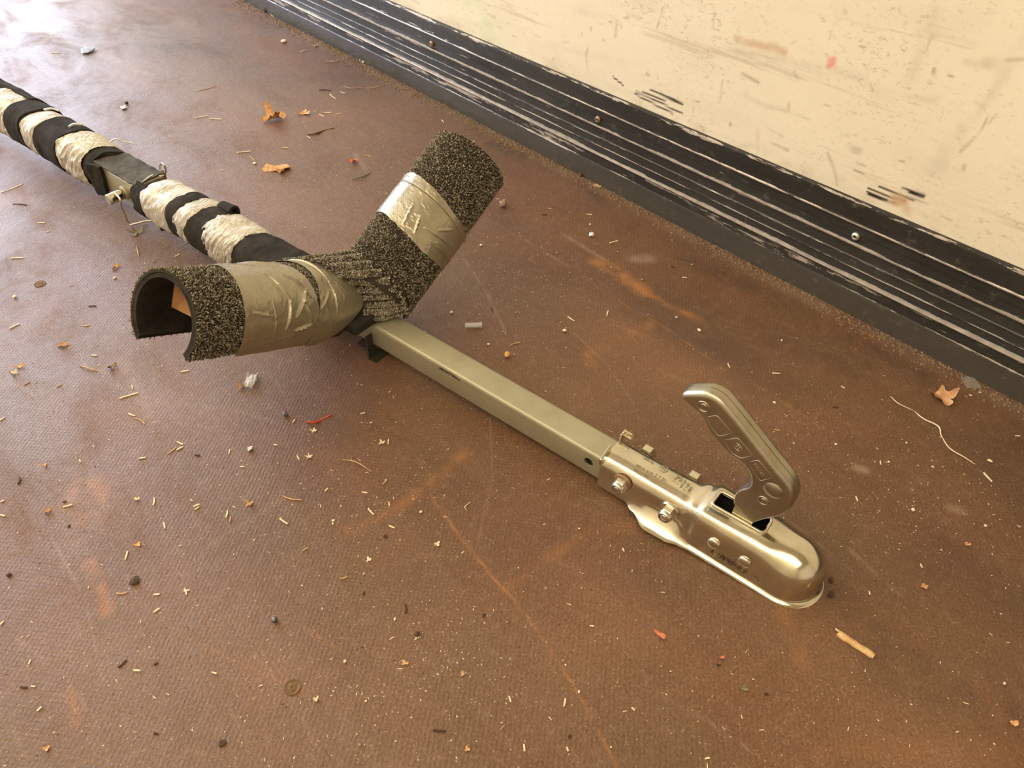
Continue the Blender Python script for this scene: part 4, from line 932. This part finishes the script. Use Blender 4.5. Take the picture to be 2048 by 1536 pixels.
ST = [(391, 237, 416, 232), (420, 238, 443, 239), (474, 306, 501, 303), (4, 386, 47, 369), (102, 106, 120, 106), (23, 517, 47, 516), (19, 658, 39, 648), (76, 446, 90, 446), (350, 514, 359, 509), (363, 744, 378, 742), (183, 711, 194, 712),
      (93, 464, 100, 463), (239, 798, 277, 786), (264, 771, 266, 779), (256, 828, 270, 833), (354, 884, 366, 890), (354, 901, 366, 894), (277, 918, 292, 916), (159, 920, 162, 925), (458, 908, 460, 899), (480, 934, 489, 934), (127, 1015, 146, 1010), (308, 1011, 310, 996), (390, 1020, 399, 1014), (453, 1036, 456, 1022),
      (328, 1045, 331, 1058), (0, 842, 10, 835), (0, 1030, 11, 1033), (0, 1005, 10, 1001), (721, 829, 730, 826), (740, 847, 744, 845), (776, 889, 777, 879), (594, 912, 599, 920), (650, 983, 656, 977), (724, 985, 735, 987), (778, 1004, 779, 1013), (736, 1018, 747, 1030), (547, 890, 555, 891), (585, 846, 590, 840),
      (559, 1038, 575, 1049), (778, 1052, 789, 1057), (1018, 1393, 1022, 1405), (1048, 1489, 1049, 1503), (1179, 1252, 1188, 1253), (1128, 1414, 1131, 1398), (1264, 1416, 1269, 1421), (1409, 1518, 1419, 1516), (1245, 1097, 1248, 1104), (1134, 1496, 1136, 1502), (1738, 1183, 1739, 1190), (1218, 487, 1235, 482), (1173, 429, 1184, 430),
      (1213, 633, 1216, 622), (1135, 634, 1148, 643), (601, 104, 612, 101), (659, 189, 670, 198), (680, 184, 690, 187), (648, 226, 662, 226), (673, 229, 682, 227), (638, 229, 648, 234), (614, 273, 621, 277), (564, 296, 577, 296), (883, 240, 888, 245), (541, 29, 547, 34), (1966, 946, 1983, 964), (1711, 993, 1715, 1003), (1760, 922, 1761, 930), (1682, 773, 1689, 777), (1544, 747, 1560, 748), (1364, 555, 1374, 556), (1455, 727, 1459, 736), (308, 1190, 320, 1189), (251, 1120, 256, 1103), (370, 1178, 374, 1190), (368, 1183, 380, 1181), (308, 1225, 320, 1217), (0, 1251, 8, 1243),
      (58, 1329, 62, 1320), (268, 1341, 282, 1342), (63, 1373, 71, 1374), (75, 1423, 84, 1414), (424, 1345, 434, 1348), (387, 1014, 400, 1009), (1840, 1128, 1844, 1136), (2030, 872, 2040, 873), (1938, 790, 1943, 792), (1957, 785, 1962, 786)]
for s_ in ST:
    d_ = math.hypot(s_[2]-s_[0], s_[3]-s_[1]); straw(*s_, w=1.35 if d_ > 22 else (1.2 if d_ > 11 else 1.0), bend=rnd.uniform(-.05, .05))
TAN = [(394, 183, 432, 173), (113, 775, 124, 770), (270, 835, 292, 847), (336, 909, 352, 896), (460, 1045, 462, 1034), (563, 995, 602, 1003), (681, 1159, 695, 1155), (605, 1102, 615, 1096), (765, 970, 772, 962), (1018, 691, 1039, 685), (728, 310, 743, 314), (232, 1189, 255, 1187), (48, 771, 60, 764), (163, 652, 178, 653), (500, 313, 509, 322), (1548, 860, 1560, 862)]
for s_ in TAN: straw(*s_, w=1.0, m_=M_straw2, name='grass_stalk', word='thin tan stalk', bend=rnd.uniform(-.12, .12))
DKL = [(390, 911, 400, 912), (126, 1005, 133, 1003), (137, 1055, 140, 1050), (38, 969, 42, 956), (812, 1209, 813, 1227), (866, 1462, 891, 1463), (727, 1191, 729, 1184), (639, 180, 662, 181), (1084, 430, 1093, 430), (178, 613, 193, 612), (27, 408, 55, 410), (308, 1330, 316, 1326), (237, 1336, 254, 1321), (41, 1375, 55, 1376), (308, 1467, 316, 1468), (1528, 1388, 1536, 1388), (1433, 1331, 1441, 1331), (1665, 815, 1677, 816), (1342, 533, 1350, 536), (983, 617, 986, 622)]
for s_ in DKL: straw(*s_, w=1.3, m_=M_bark, name='bark_sliver', word='dark brown sliver', cat='bark', bend=rnd.uniform(-.1, .1))

# pebbles and crumbs large enough to name
PB = [(308, 523, 3.2), (230, 557, 3.5), (510, 328, 4), (716, 769, 2.8), (842, 1025, 3.5), (772, 961, 2.6), (667, 1042, 3.6), (666, 1048, 3.4), (720, 1491, 4.2), (690, 1324, 4), (790, 1239, 3.5), (1126, 1322, 3.8), (1131, 1331, 3.2), (1158, 1384, 3.6), (1235, 1366, 3), (1222, 1495, 2.6), (1260, 1104, 2.8), (1029, 711, 4), (977, 690, 4), (1129, 663, 5), (1032, 627, 4.2), (568, 85, 5.5), (723, 122, 4), (727, 126, 4), (903, 626, 4), (1284, 561, 3.6), (1353, 636, 4), (1548, 806, 3.6), (1398, 662, 4.5), (1563, 682, 3), (1671, 890, 3.5), (1970, 1053, 4), (1825, 1021, 4.5), (1812, 887, 3), (1865, 935, 3.2), (1777, 925, 3), (2038, 1055, 3.5), (2008, 1368, 3.5), (732, 1403, 2.8), (1158, 1058, 2.4), (1014, 1245, 3), (962, 492, 4), (927, 481, 3.8), (30, 595, 4.2), (1180, 450, 3), (1502, 817-300, 2.6)]
for x, y, r in PB:
    p = fl(x, y); d_ = np.linalg.norm(p-C0); rr = .78*r*d_/FPX; r2 = random.Random(int(x*3+y))
    V, Fc = blob(rr*r2.uniform(.8, 1.25), rr*r2.uniform(.7, 1.1), rr*.6, r2, 1, .35)
    o = lay('pebble', V, Fc, M_straw if (x+y) % 3 else M_stone, p, r2.random()*6, False); pend.append((o, x, y, 'small pale crumb' if (x+y) % 3 else 'small brown crumb', 'crumb', None))

# labels for the families above: region of the floor plus order from the left
fam = {}
for it in pend: fam.setdefault((it[3], region(it[1], it[2])), []).append(it)
for (word, reg), its in fam.items():
    its.sort(key=lambda i: i[1])
    for i, it in enumerate(its):
        if len(its) == 1: lb = '%s %s' % (word, reg)
        else: lb = '%s %s, %s of %d' % (word, reg, ORD[i], len(its))
        tag(it[0], lb, it[4], {'straw': 'straw bits and stalks on the floor', 'bark': 'dark slivers on the floor', 'crumb': 'small crumbs and pebbles on the floor'}[it[4]])

# single named things
def one_leaf(name, px, py, wx, wy, m_, label, cat='leaf', lobes=5, curl=.004, jag=.25, ang=0.0, seed=1):
    p = fl(px, py); r2 = random.Random(seed); k_ = (.66 if wx < .013 else .76) if wx < .033 else .92; V, Fc = leaf_geom(wx*k_, wy*k_, lobes, curl, r2, .0005, jag)
    o = lay(name, V, Fc, m_, p, ang, True); return tag(o, label, cat)
AI = -PH   # image-right direction on the floor
one_leaf('dry_leaf', 1882, 797, .034, .030, M_leaf, 'large crumpled tan leaf on the floor near the rail at right', lobes=5, curl=.008, jag=.30, ang=AI+.3, seed=3)
one_leaf('crumpled_leaf', 548, 240, .048, .040, M_oleaf, 'crumpled orange-brown leaf behind the taped sleeve, near the top', lobes=4, curl=.016, jag=.30, ang=AI, seed=5)
o = one_leaf('leaf_scrap', 608, 227, .030, .030, M_leaf, 'flat ragged tan leaf scrap among straw in the upper scatter', lobes=3, curl=.003, jag=.45, ang=AI, seed=8)
one_leaf('leaf_scrap', 563, 345, .016, .022, M_oleaf, 'small folded orange scrap touching the winged maple seed', lobes=3, curl=.005, jag=.4, ang=AI, seed=9)
one_leaf('leaf_scrap', 707, 325, .020, .017, M_rleaf, 'small red-orange leaf scrap beside the right padded arm', lobes=3, curl=.005, jag=.35, ang=AI, seed=10)
one_leaf('leaf_scrap', 1320, 1271, .018, .007, M_rleaf, 'pinkish red torn leaf piece in front of the coupler', lobes=3, curl=.002, jag=.35, ang=AI-.75, seed=11)
one_leaf('leaf_scrap', 1487, 1377, .012, .009, M_gleaf, 'olive leaf flake in front of the coupler, toward the bottom edge', lobes=3, curl=.001, jag=.3, ang=AI, seed=12)
one_leaf('leaf_scrap', 2026, 1448, .012, .009, M_oleaf, 'little orange leaf with a stub in the lower right corner', lobes=2, curl=.002, jag=.2, ang=AI+.5, seed=13)
one_leaf('leaf_scrap', 934, 1499, .007, .007, M_oleaf, 'ragged orange flake at the bottom edge', lobes=3, curl=.001, jag=.4, ang=AI, seed=14)
one_leaf('leaf_scrap', 1848, 1174, .011, .009, M_leaf, 'flat reddish brown flake right of the coupler nose', lobes=4, curl=.001, jag=.25, ang=AI, seed=15)
one_leaf('leaf_scrap', 1932, 1090, .010, .007, M_leaf, 'thin curled tan flake near the right edge of the floor', lobes=3, curl=.002, jag=.4, ang=AI, seed=16)
one_leaf('leaf_scrap', 499, 1009, .012, .010, M_oleaf, 'star-shaped orange flake below the left padded arm', lobes=4, curl=.002, jag=.55, ang=AI, seed=17)
one_leaf('leaf_scrap', 274, 466, .026, .024, M_gleaf, 'dark brown star-shaped leaf scrap below the wire clip', lobes=5, curl=.004, jag=.6, ang=AI, seed=18)
one_leaf('leaf_scrap', 127, 692, .024, .009, M_leaf, 'long tan leaf strip left of the open padded arm', lobes=2, curl=.002, jag=.2, ang=AI+.1, seed=19)
one_leaf('leaf_scrap', 232, 536, .020, .007, M_ychip, 'yellow pointed husk left of the open padded arm', cat='husk', lobes=2, curl=.003, jag=.1, ang=AI+.95, seed=20)
one_leaf('leaf_scrap', 40, 735, .015, .008, M_ychip, 'pale yellow husk at the left edge, under the arm opening', cat='husk', lobes=2, curl=.003, jag=.3, ang=AI+.5, seed=21)
one_leaf('leaf_scrap', 28, 748, .011, .010, M_straw, 'cream winged husk at the left edge, next to a yellow one', cat='husk', lobes=3, curl=.003, jag=.6, ang=AI+.5, seed=22)
one_leaf('leaf_scrap', 226, 736, .013, .009, M_stone, 'brown clumped scrap below and left of the arm opening', lobes=2, curl=.004, jag=.4, ang=AI+.5, seed=23)
one_leaf('leaf_scrap', 96, 1024, .012, .008, M_oleaf, 'orange-tan flake below a rusty stain at left', lobes=2, curl=.002, jag=.3, ang=AI+.5, seed=24)
one_leaf('leaf_scrap', 90, 931, .008, .007, M_oleaf, 'tiny orange flake near the left edge, above the rusty stain', lobes=3, curl=.001, jag=.5, ang=AI, seed=25)
one_leaf('leaf_scrap', 274, 1000, .008, .008, M_straw, 'cream folded flake right of the rusty stain', lobes=3, curl=.002, jag=.5, ang=AI, seed=26)
one_leaf('leaf_scrap', 764, 886, .009, .008, M_straw, 'cream cross-shaped flake in front of the tube, beside an upright straw', lobes=4, curl=.001, jag=.6, ang=AI, seed=27)
one_leaf('leaf_scrap', 627, 862, .009, .008, M_straw, 'cream star-shaped flake below the red strip', lobes=4, curl=.001, jag=.6, ang=AI, seed=28)
one_leaf('leaf_scrap', 618, 914, .010, .009, M_straw, 'cream splayed flake in front of the tube, two steps below the red strip', lobes=5, curl=.001, jag=.6, ang=AI, seed=29)
one_leaf('leaf_scrap', 875, 1089, .008, .009, M_straw, 'cream three-pointed flake left of the long orange scratch', lobes=3, curl=.001, jag=.5, ang=AI, seed=30)
one_leaf('leaf_scrap', 737, 1120, .007, .009, M_straw, 'cream hooked flake below the orange smear', lobes=3, curl=.001, jag=.5, ang=AI, seed=31)
one_leaf('leaf_scrap', 809, 1327, .010, .007, M_oleaf, 'pale orange flake mid floor, right of the sunken screw', lobes=3, curl=.001, jag=.4, ang=AI, seed=32)
one_leaf('leaf_scrap', 925, 1348, .008, .006, M_straw2, 'tan angular flake near the bottom, left of the long scratch', lobes=2, curl=.001, jag=.4, ang=AI+.4, seed=33)
one_leaf('leaf_scrap', 633, 1400, .006, .008, M_straw, 'cream curled flake just right of the sunken floor screw', lobes=3, curl=.002, jag=.5, ang=AI, seed=34)
one_leaf('leaf_scrap', 94, 1498, .009, .007, M_oleaf, 'salmon flake in the bottom left corner', lobes=3, curl=.001, jag=.4, ang=AI, seed=35)
one_leaf('leaf_scrap', 276, 1090, .010, .008, M_ychip, 'yellowish papery flake in the lower left, above a dark chip', lobes=3, curl=.001, jag=.4, ang=AI, seed=36)
one_leaf('leaf_scrap', 1444, 1316, .007, .005, M_rleaf, 'tiny orange-red flake between the coupler nose and the bottom edge', lobes=2, curl=.001, jag=.3, ang=AI-.5, seed=37)
one_leaf('leaf_scrap', 1979, 923, .010, .006, M_straw, 'cream oval husk past the end of the long straw', cat='husk', lobes=2, curl=.001, jag=.05, ang=AI-.8, seed=38)
one_leaf('leaf_scrap', 1192, 372, .022, .012, M_straw2, 'grey-tan flat scrap lying against the foot of the rail', lobes=3, curl=.001, jag=.4, ang=AI-.4, seed=39)
one_leaf('leaf_scrap', 484, 776, .012, .010, M_oleaf, 'crumbly orange clump beside the crumpled clear film', lobes=4, curl=.004, jag=.5, ang=AI, seed=40)
one_leaf('leaf_scrap', 630, 93, .020, .010, M_oleaf, 'orange seed husk near the rail at the top', cat='husk', lobes=2, curl=.003, jag=.1, ang=AI+.4, seed=41)
# maple samara
p = fl(552, 337); r2 = random.Random(2)
pts = [fl(525, 341), fl(535, 334), fl(550, 337), fl(562, 331), fl(574, 328), fl(581, 338), fl(576, 342), fl(560, 344), fl(540, 343), fl(528, 344)]
c0 = np.mean(pts, 0); V = [(*(q-c0)[:2], .004+.004*math.sin(i*1.3)) for i, q in enumerate(pts)]+[(*(q-c0)[:2], .0025+.004*math.sin(i*1.3)) for i, q in enumerate(pts)]; n = len(pts)
o = fixn(mesh('maple_seed', V, [tuple(range(n)), tuple(range(n, 2*n))]+[(i, (i+1) % n, n+(i+1) % n, n+i) for i in range(n)], M_oleaf, None, False)); o.location = (c0[0], c0[1], 0)
tag(o, 'orange winged maple seed behind the taped foam sleeve', 'seed')
def blade(name, px, w, m_, label, cat, z=.0012, rad=None, dark=None):
    P = smooth_path([fl(x, y, z+(.002*math.sin(i*2.1) if i else 0)) for i, (x, y) in enumerate(px)], 5); c0 = P.mean(0); c0[2] = 0
    rr = rad or w; v, f = tube(P-c0, [rr*(1-.4*abs(2*i/(len(P)-1)-1)) for i in range(len(P))], 6); v[:, 2] = np.maximum(v[:, 2], .0002)
    o = mesh(name, v, f, m_, None, True); o.location = c0; return tag(o, label, cat)
blade('long_straw', [(1781, 793), (1797, 807), (1825, 821), (1848, 838), (1877, 853), (1883, 873), (1900, 897), (1928, 914), (1950, 929)], .0010, M_straw, 'long kinked straw stem on the floor right of the lever', 'straw')
blade('curved_twig', [(684, 919), (712, 924), (743, 943)], .0009, M_straw2, 'curved tan twig on the floor in front of the tube', 'twig')
blade('curved_straw', [(941, 1004), (930, 1013), (933, 1021)], .0006, M_straw, 'thin hooked straw wisp between tube and long scratch', 'straw')
blade('curved_twig', [(273, 492), (276, 505), (278, 514)], .0011, M_straw2, 'short bent stalk on the floor under the wire clip', 'twig')
blade('curved_straw', [(157, 730), (176, 736), (200, 743)], .0012, M_straw2, 'curved pinkish straw stem below the arm opening', 'straw')
blade('red_strip', [(613, 843), (628, 845), (645, 839), (663, 829)], .0017, M_red, 'curved bright red strip on the floor in front of the cradle', 'scrap')
blade('leaf_stalk', [(615, 268), (632, 266), (650, 260), (669, 255)], .0026, M_gleaf, 'twisted dark leaf stalk in the upper scatter', 'stalk')
blade('green_grass', [(704, 359), (722, 354), (743, 345)], .0013, simple('green_blade', (.10, .13, .06), (.2, .22, .1)), 'thin green grass blade left of the right padded arm', 'grass')
blade('thread', [(687, 172), (700, 176), (725, 176), (742, 176), (758, 172), (772, 169)], .0008, M_straw2, 'long pale thread on the floor near the rail', 'thread')
blade('stalk', [(649, 122), (668, 123), (682, 119)], .0011, M_straw2, 'faint tan fibre near the rail at the top', 'fibre')
# splinter
a, b = fl(1675, 1268), fl(1747, 1315); c0 = (a+b)/2; Ln = np.linalg.norm(b-a); ang = math.atan2(b[1]-a[1], b[0]-a[0]); r2 = random.Random(1)
V = []; n = 12
for i in range(n):
    t = i/(n-1)-.5; w = .0036*(1-.5*max(0, abs(t)-.38)/.12*r2.random())
    for y_, z_ in ((-w, .0004), (w, .0004), (w*.9, .0030), (0, .0042), (-w*.9, .0028)): V.append((t*Ln+r2.uniform(-.0006, .0006), y_+r2.uniform(-.0003, .0003), z_))
Fc = [tuple(f) for f in grid_faces(n, 5, False, True)]+[(4, 3, 2, 1, 0), tuple((n-1)*5+j for j in range(5))]
o = mesh('wood_splinter', V, Fc, simple('splinter_wood', (.50, .28, .11), (.80, .56, .30), 160), None, False); o.location = (c0[0], c0[1], 0.0004); o.rotation_euler = (0, 0, ang)
tag(o, 'large pale wooden splinter on the floor below the coupler nose', 'wood splinter')
v, f = chip_geom(.016, .0016, .0016, r2); tip = mesh('splinter_tip', v, f, M_straw, o, False); tip.location = (-Ln*.40, .0028, .0006)
# stones, scraps, film
def rock(name, px, py, r, m_, label, cat, flat=.75, rough=.3, seed=1, sub=1):
    p = fl(px, py); rr = r*np.linalg.norm(p-C0)/FPX; V, Fc = blob(rr, rr*.85, rr*flat, random.Random(seed), sub, rough); return tag(lay(name, V, Fc, m_, p, .4, False), label, cat)
rock('stone', 1006, 414, 8, M_stone, 'brown pebble on the floor right of the padded arm', 'pebble', .9, .4, 2)
rock('stone', 1014, 713, 7, M_ychip, 'amber nugget on the floor behind the bare tube', 'nugget', .8, .5, 3)
rock('stone', 741, 130, 4, M_ychip, 'amber grain at the foot of the rail', 'nugget', .8, .4, 4)
rock('lead_pellet', 550, 1243, 6, M_lead, 'round dark grey pellet above the sunken floor screw', 'pellet', .9, .1, 5, 2)
rock('lead_pellet', 570, 830, 6, M_lead, 'dark blue-grey broken lump left of the red strip', 'pellet', .6, .7, 6)
rock('bark_chip', 270, 1163, 9, M_bark, 'flat black chip in the lower left', 'bark', .3, .5, 7)
rock('bark_chip', 445, 1487, 7, M_bark, 'grey-black flake near the bottom edge', 'bark', .3, .5, 8)
rock('bark_chip', 19, 1151, 4, M_bark, 'small black crumb at the left edge', 'bark', .5, .5, 9)
rock('bark_chip', 1139, 1474, 3.6, M_bark, 'round dark seed left of the long scratch at the bottom', 'seed', .8, .2, 10)
rock('bark_chip', 968, 1232, 3.5, M_bark, 'dark seed grain left of the long orange scratch', 'seed', .7, .3, 11)
rock('bark_chip', 835, 1269, 5, M_bark, 'crumbly black speck cluster above the bottom edge', 'bark', .4, .7, 12)
rock('bark_chip', 771, 1074, 4, M_bark, 'small black splinter below the orange smear', 'bark', .4, .7, 13)
rock('bark_chip', 254, 208, 3.5, M_bark, 'black seed beside a white scrap behind the sleeve', 'seed', .6, .3, 14)
rock('bark_chip', 534, 24, 6, M_bark, 'dark clod against the rail at the top', 'clod', .6, .5, 15)
rock('bark_chip', 1662, 1161, 5, M_bark, 'dark grime crumb touching the coupler nose, upper one', 'dirt', .4, .8, 16)
rock('bark_chip', 1661, 1190, 6, M_bark, 'dark grime crumb touching the coupler nose, lower one', 'dirt', .4, .8, 17)
rock('bark_chip', 1163, 352, 6, M_bark, 'dark clod against the rail behind the padded arm', 'clod', .5, .6, 18)
rock('white_scrap', 501, 899, 6, M_white, 'white plastic scrap on the floor left of the red strip', 'plastic scrap', .5, .6, 20)
rock('white_scrap', 1183, 472, 6, M_white, 'white chip on the floor between padded arm and rail', 'plastic scrap', .5, .6, 21)
rock('white_scrap', 248, 217, 6, M_white, 'white scrap behind the taped foam sleeve', 'plastic scrap', .3, .6, 22)
rock('grey_scrap', 177, 103, 13, simple('blue_grey', (.25, .29, .38), (.5, .55, .66)), 'blue-grey crumpled scrap at the top left', 'scrap', .2, .5, 23)
def film(px, py, wx, wy, m_, label, ang, curl, seed):
    p = fl(px, py); nu, nv = 14, 12; uu, vv_ = np.meshgrid(np.linspace(-.5, .5, nu), np.linspace(-.5, .5, nv), indexing='ij')
    z = curl*(fbm(uu*4+seed, vv_*4, seed, 2))*1.6; X = uu*wx*(1-.4*np.abs(vv_)*fbm(uu*3, vv_*3, seed+2)); Y = vv_*wy*(1-.3*np.abs(uu))
    V = np.stack([X, Y, z], -1).reshape(-1, 3); V[:, 2] += .0008-V[:, 2].min()
    o = mesh('clear_film', V, [tuple(f) for f in grid_faces(nu, nv)], m_); md = o.modifiers.new('s', 'SOLIDIFY'); md.thickness = .0002; bake(o)
    o.location = (p[0], p[1], 0); o.rotation_euler = (0, 0, ang); return tag(o, label, 'plastic film')
film(504, 765, .016, .030, M_film, 'crumpled clear film on the floor below the taped arm', AI, .008, 3)
film(1940, 766, .022, .026, M_film2, 'flat clear plastic flake by the rail above the big leaf', AI, .001, 5)
# clear vial
a = fl(930, 651, .004); b = fl(964, 650, .004); v, f = cyl(a, b, [(0, .003), (.04, .0042), (.85, .0042), (.87, .0052), (1, .0050)], 16); c0 = (a+b)/2; c0[2] = 0
o = autosmooth(fixn(mesh('clear_vial', v-c0, f, M_film))); o.location = c0; tag(o, 'small clear plastic vial on the floor behind the bare tube', 'vial')

# scattered flecks: individuals of one kind, then dust too fine to count
r2 = random.Random(99); fleck = []
for i in range(5):
    V, Fc = chip_geom(.0042+.001*i, .0012, .0007, r2, r2.uniform(-.1, .1)); me_o = mesh('wood_fleck', V, Fc, M_straw if i < 4 else M_straw2, None, False); fleck.append(me_o)
n_f = 0
def near_bar(p):
    q = p-O; a_ = q@D; s_ = q@S
    return -.29 < a_ < .02 and abs(s_) < .055
while n_f < 240:
    x, y = r2.uniform(0, 2048), r2.uniform(40, 1536)
    if r2.random() < .45: x, y = r2.gauss(780, 420), r2.gauss(520, 330)
    if not (0 < x < 2048 and 20 < y < 1536): continue
    p = fl(x, y)
    if p[0] > XW-.012 or near_bar(p): continue
    if n_f < 5: o = fleck[n_f]
    else: o = fleck[n_f % 5].copy(); COL.objects.link(o)
    o.location = (p[0], p[1], .0004); o.rotation_euler = (0, 0, r2.uniform(0, 6.28)); s_ = r2.uniform(.35, .85); o.scale = (s_, s_, s_)
    tag(o, 'tiny loose pale wood fleck '+region(x, y), 'wood fleck', 'tiny wood flecks scattered over the floor'); n_f += 1
def dust(name, pts, m_, smin, smax, label=None, cat=None, flat=.5):
    V = []; Fc = []; base = np.array([[1, 0, 0], [-.5, .87, 0], [-.5, -.87, 0], [0, 0, 1.0]])
    for p in pts:
        s_ = r2.uniform(smin, smax); a = r2.uniform(0, 6.3); st_ = r2.choice((1, 1, 2.2)); c_, sn = math.cos(a), math.sin(a)
        n = len(V)
        for b in base:
            x = b[0]*s_*st_; y = b[1]*s_; V.append((p[0]+c_*x-sn*y, p[1]+sn*x+c_*y, .0002+b[2]*s_*flat+p[2]))
        Fc += [(n, n+1, n+3), (n+1, n+2, n+3), (n+2, n, n+3)]
    return tag(mesh(name, V, Fc, m_, None, False), label, cat, None, 'stuff')
pts = []
while len(pts) < 4600:
    if r2.random() < .5: x, y = r2.uniform(-100, 2148), r2.uniform(-20, 1600)
    else: x, y = r2.choice(((1000, 680), (700, 280), (700, 1000), (300, 850), (1050, 520), (820, 1300), (250, 650), (420, 240), (1500, 900), (1830, 1000), (150, 1000)));  x += r2.gauss(0, 110); y += r2.gauss(0, 75)
    if y < -60: continue
    p = fl(x, y)
    q = p-O
    if p[0] > XW-.050 or p[1] > 3 or near_bar(p) or (.36 < q@D < .45 and abs(q@S) < .05): continue
    pts.append(p)
o = dust('sawdust', pts, M_straw, .0003, .00095, 'pale sawdust and dark grit sprinkled over the brown floor', 'sawdust')
o.data.materials.append(M_bark); mi = np.zeros(len(o.data.polygons), dtype=np.int32); mi[3300*3:] = 1; o.data.polygons.foreach_set('material_index', mi)
pts = []
for i in range(3600):
    y = r2.uniform(-.1, 2.6); w_ = .010+.012*float(vnoise(np.array([y*9.0]), np.array([0.3]), 5)[0]); x = XW-min(abs(r2.gauss(0, w_)), .043)-.0008; pts.append(np.array([x, y, 0.0]))
dust('dirt_line', pts, M_dirt, .0007, .0026, 'line of brown dirt crumbs along the foot of the rail', 'dirt', .8)

bpy.context.view_layer.update()
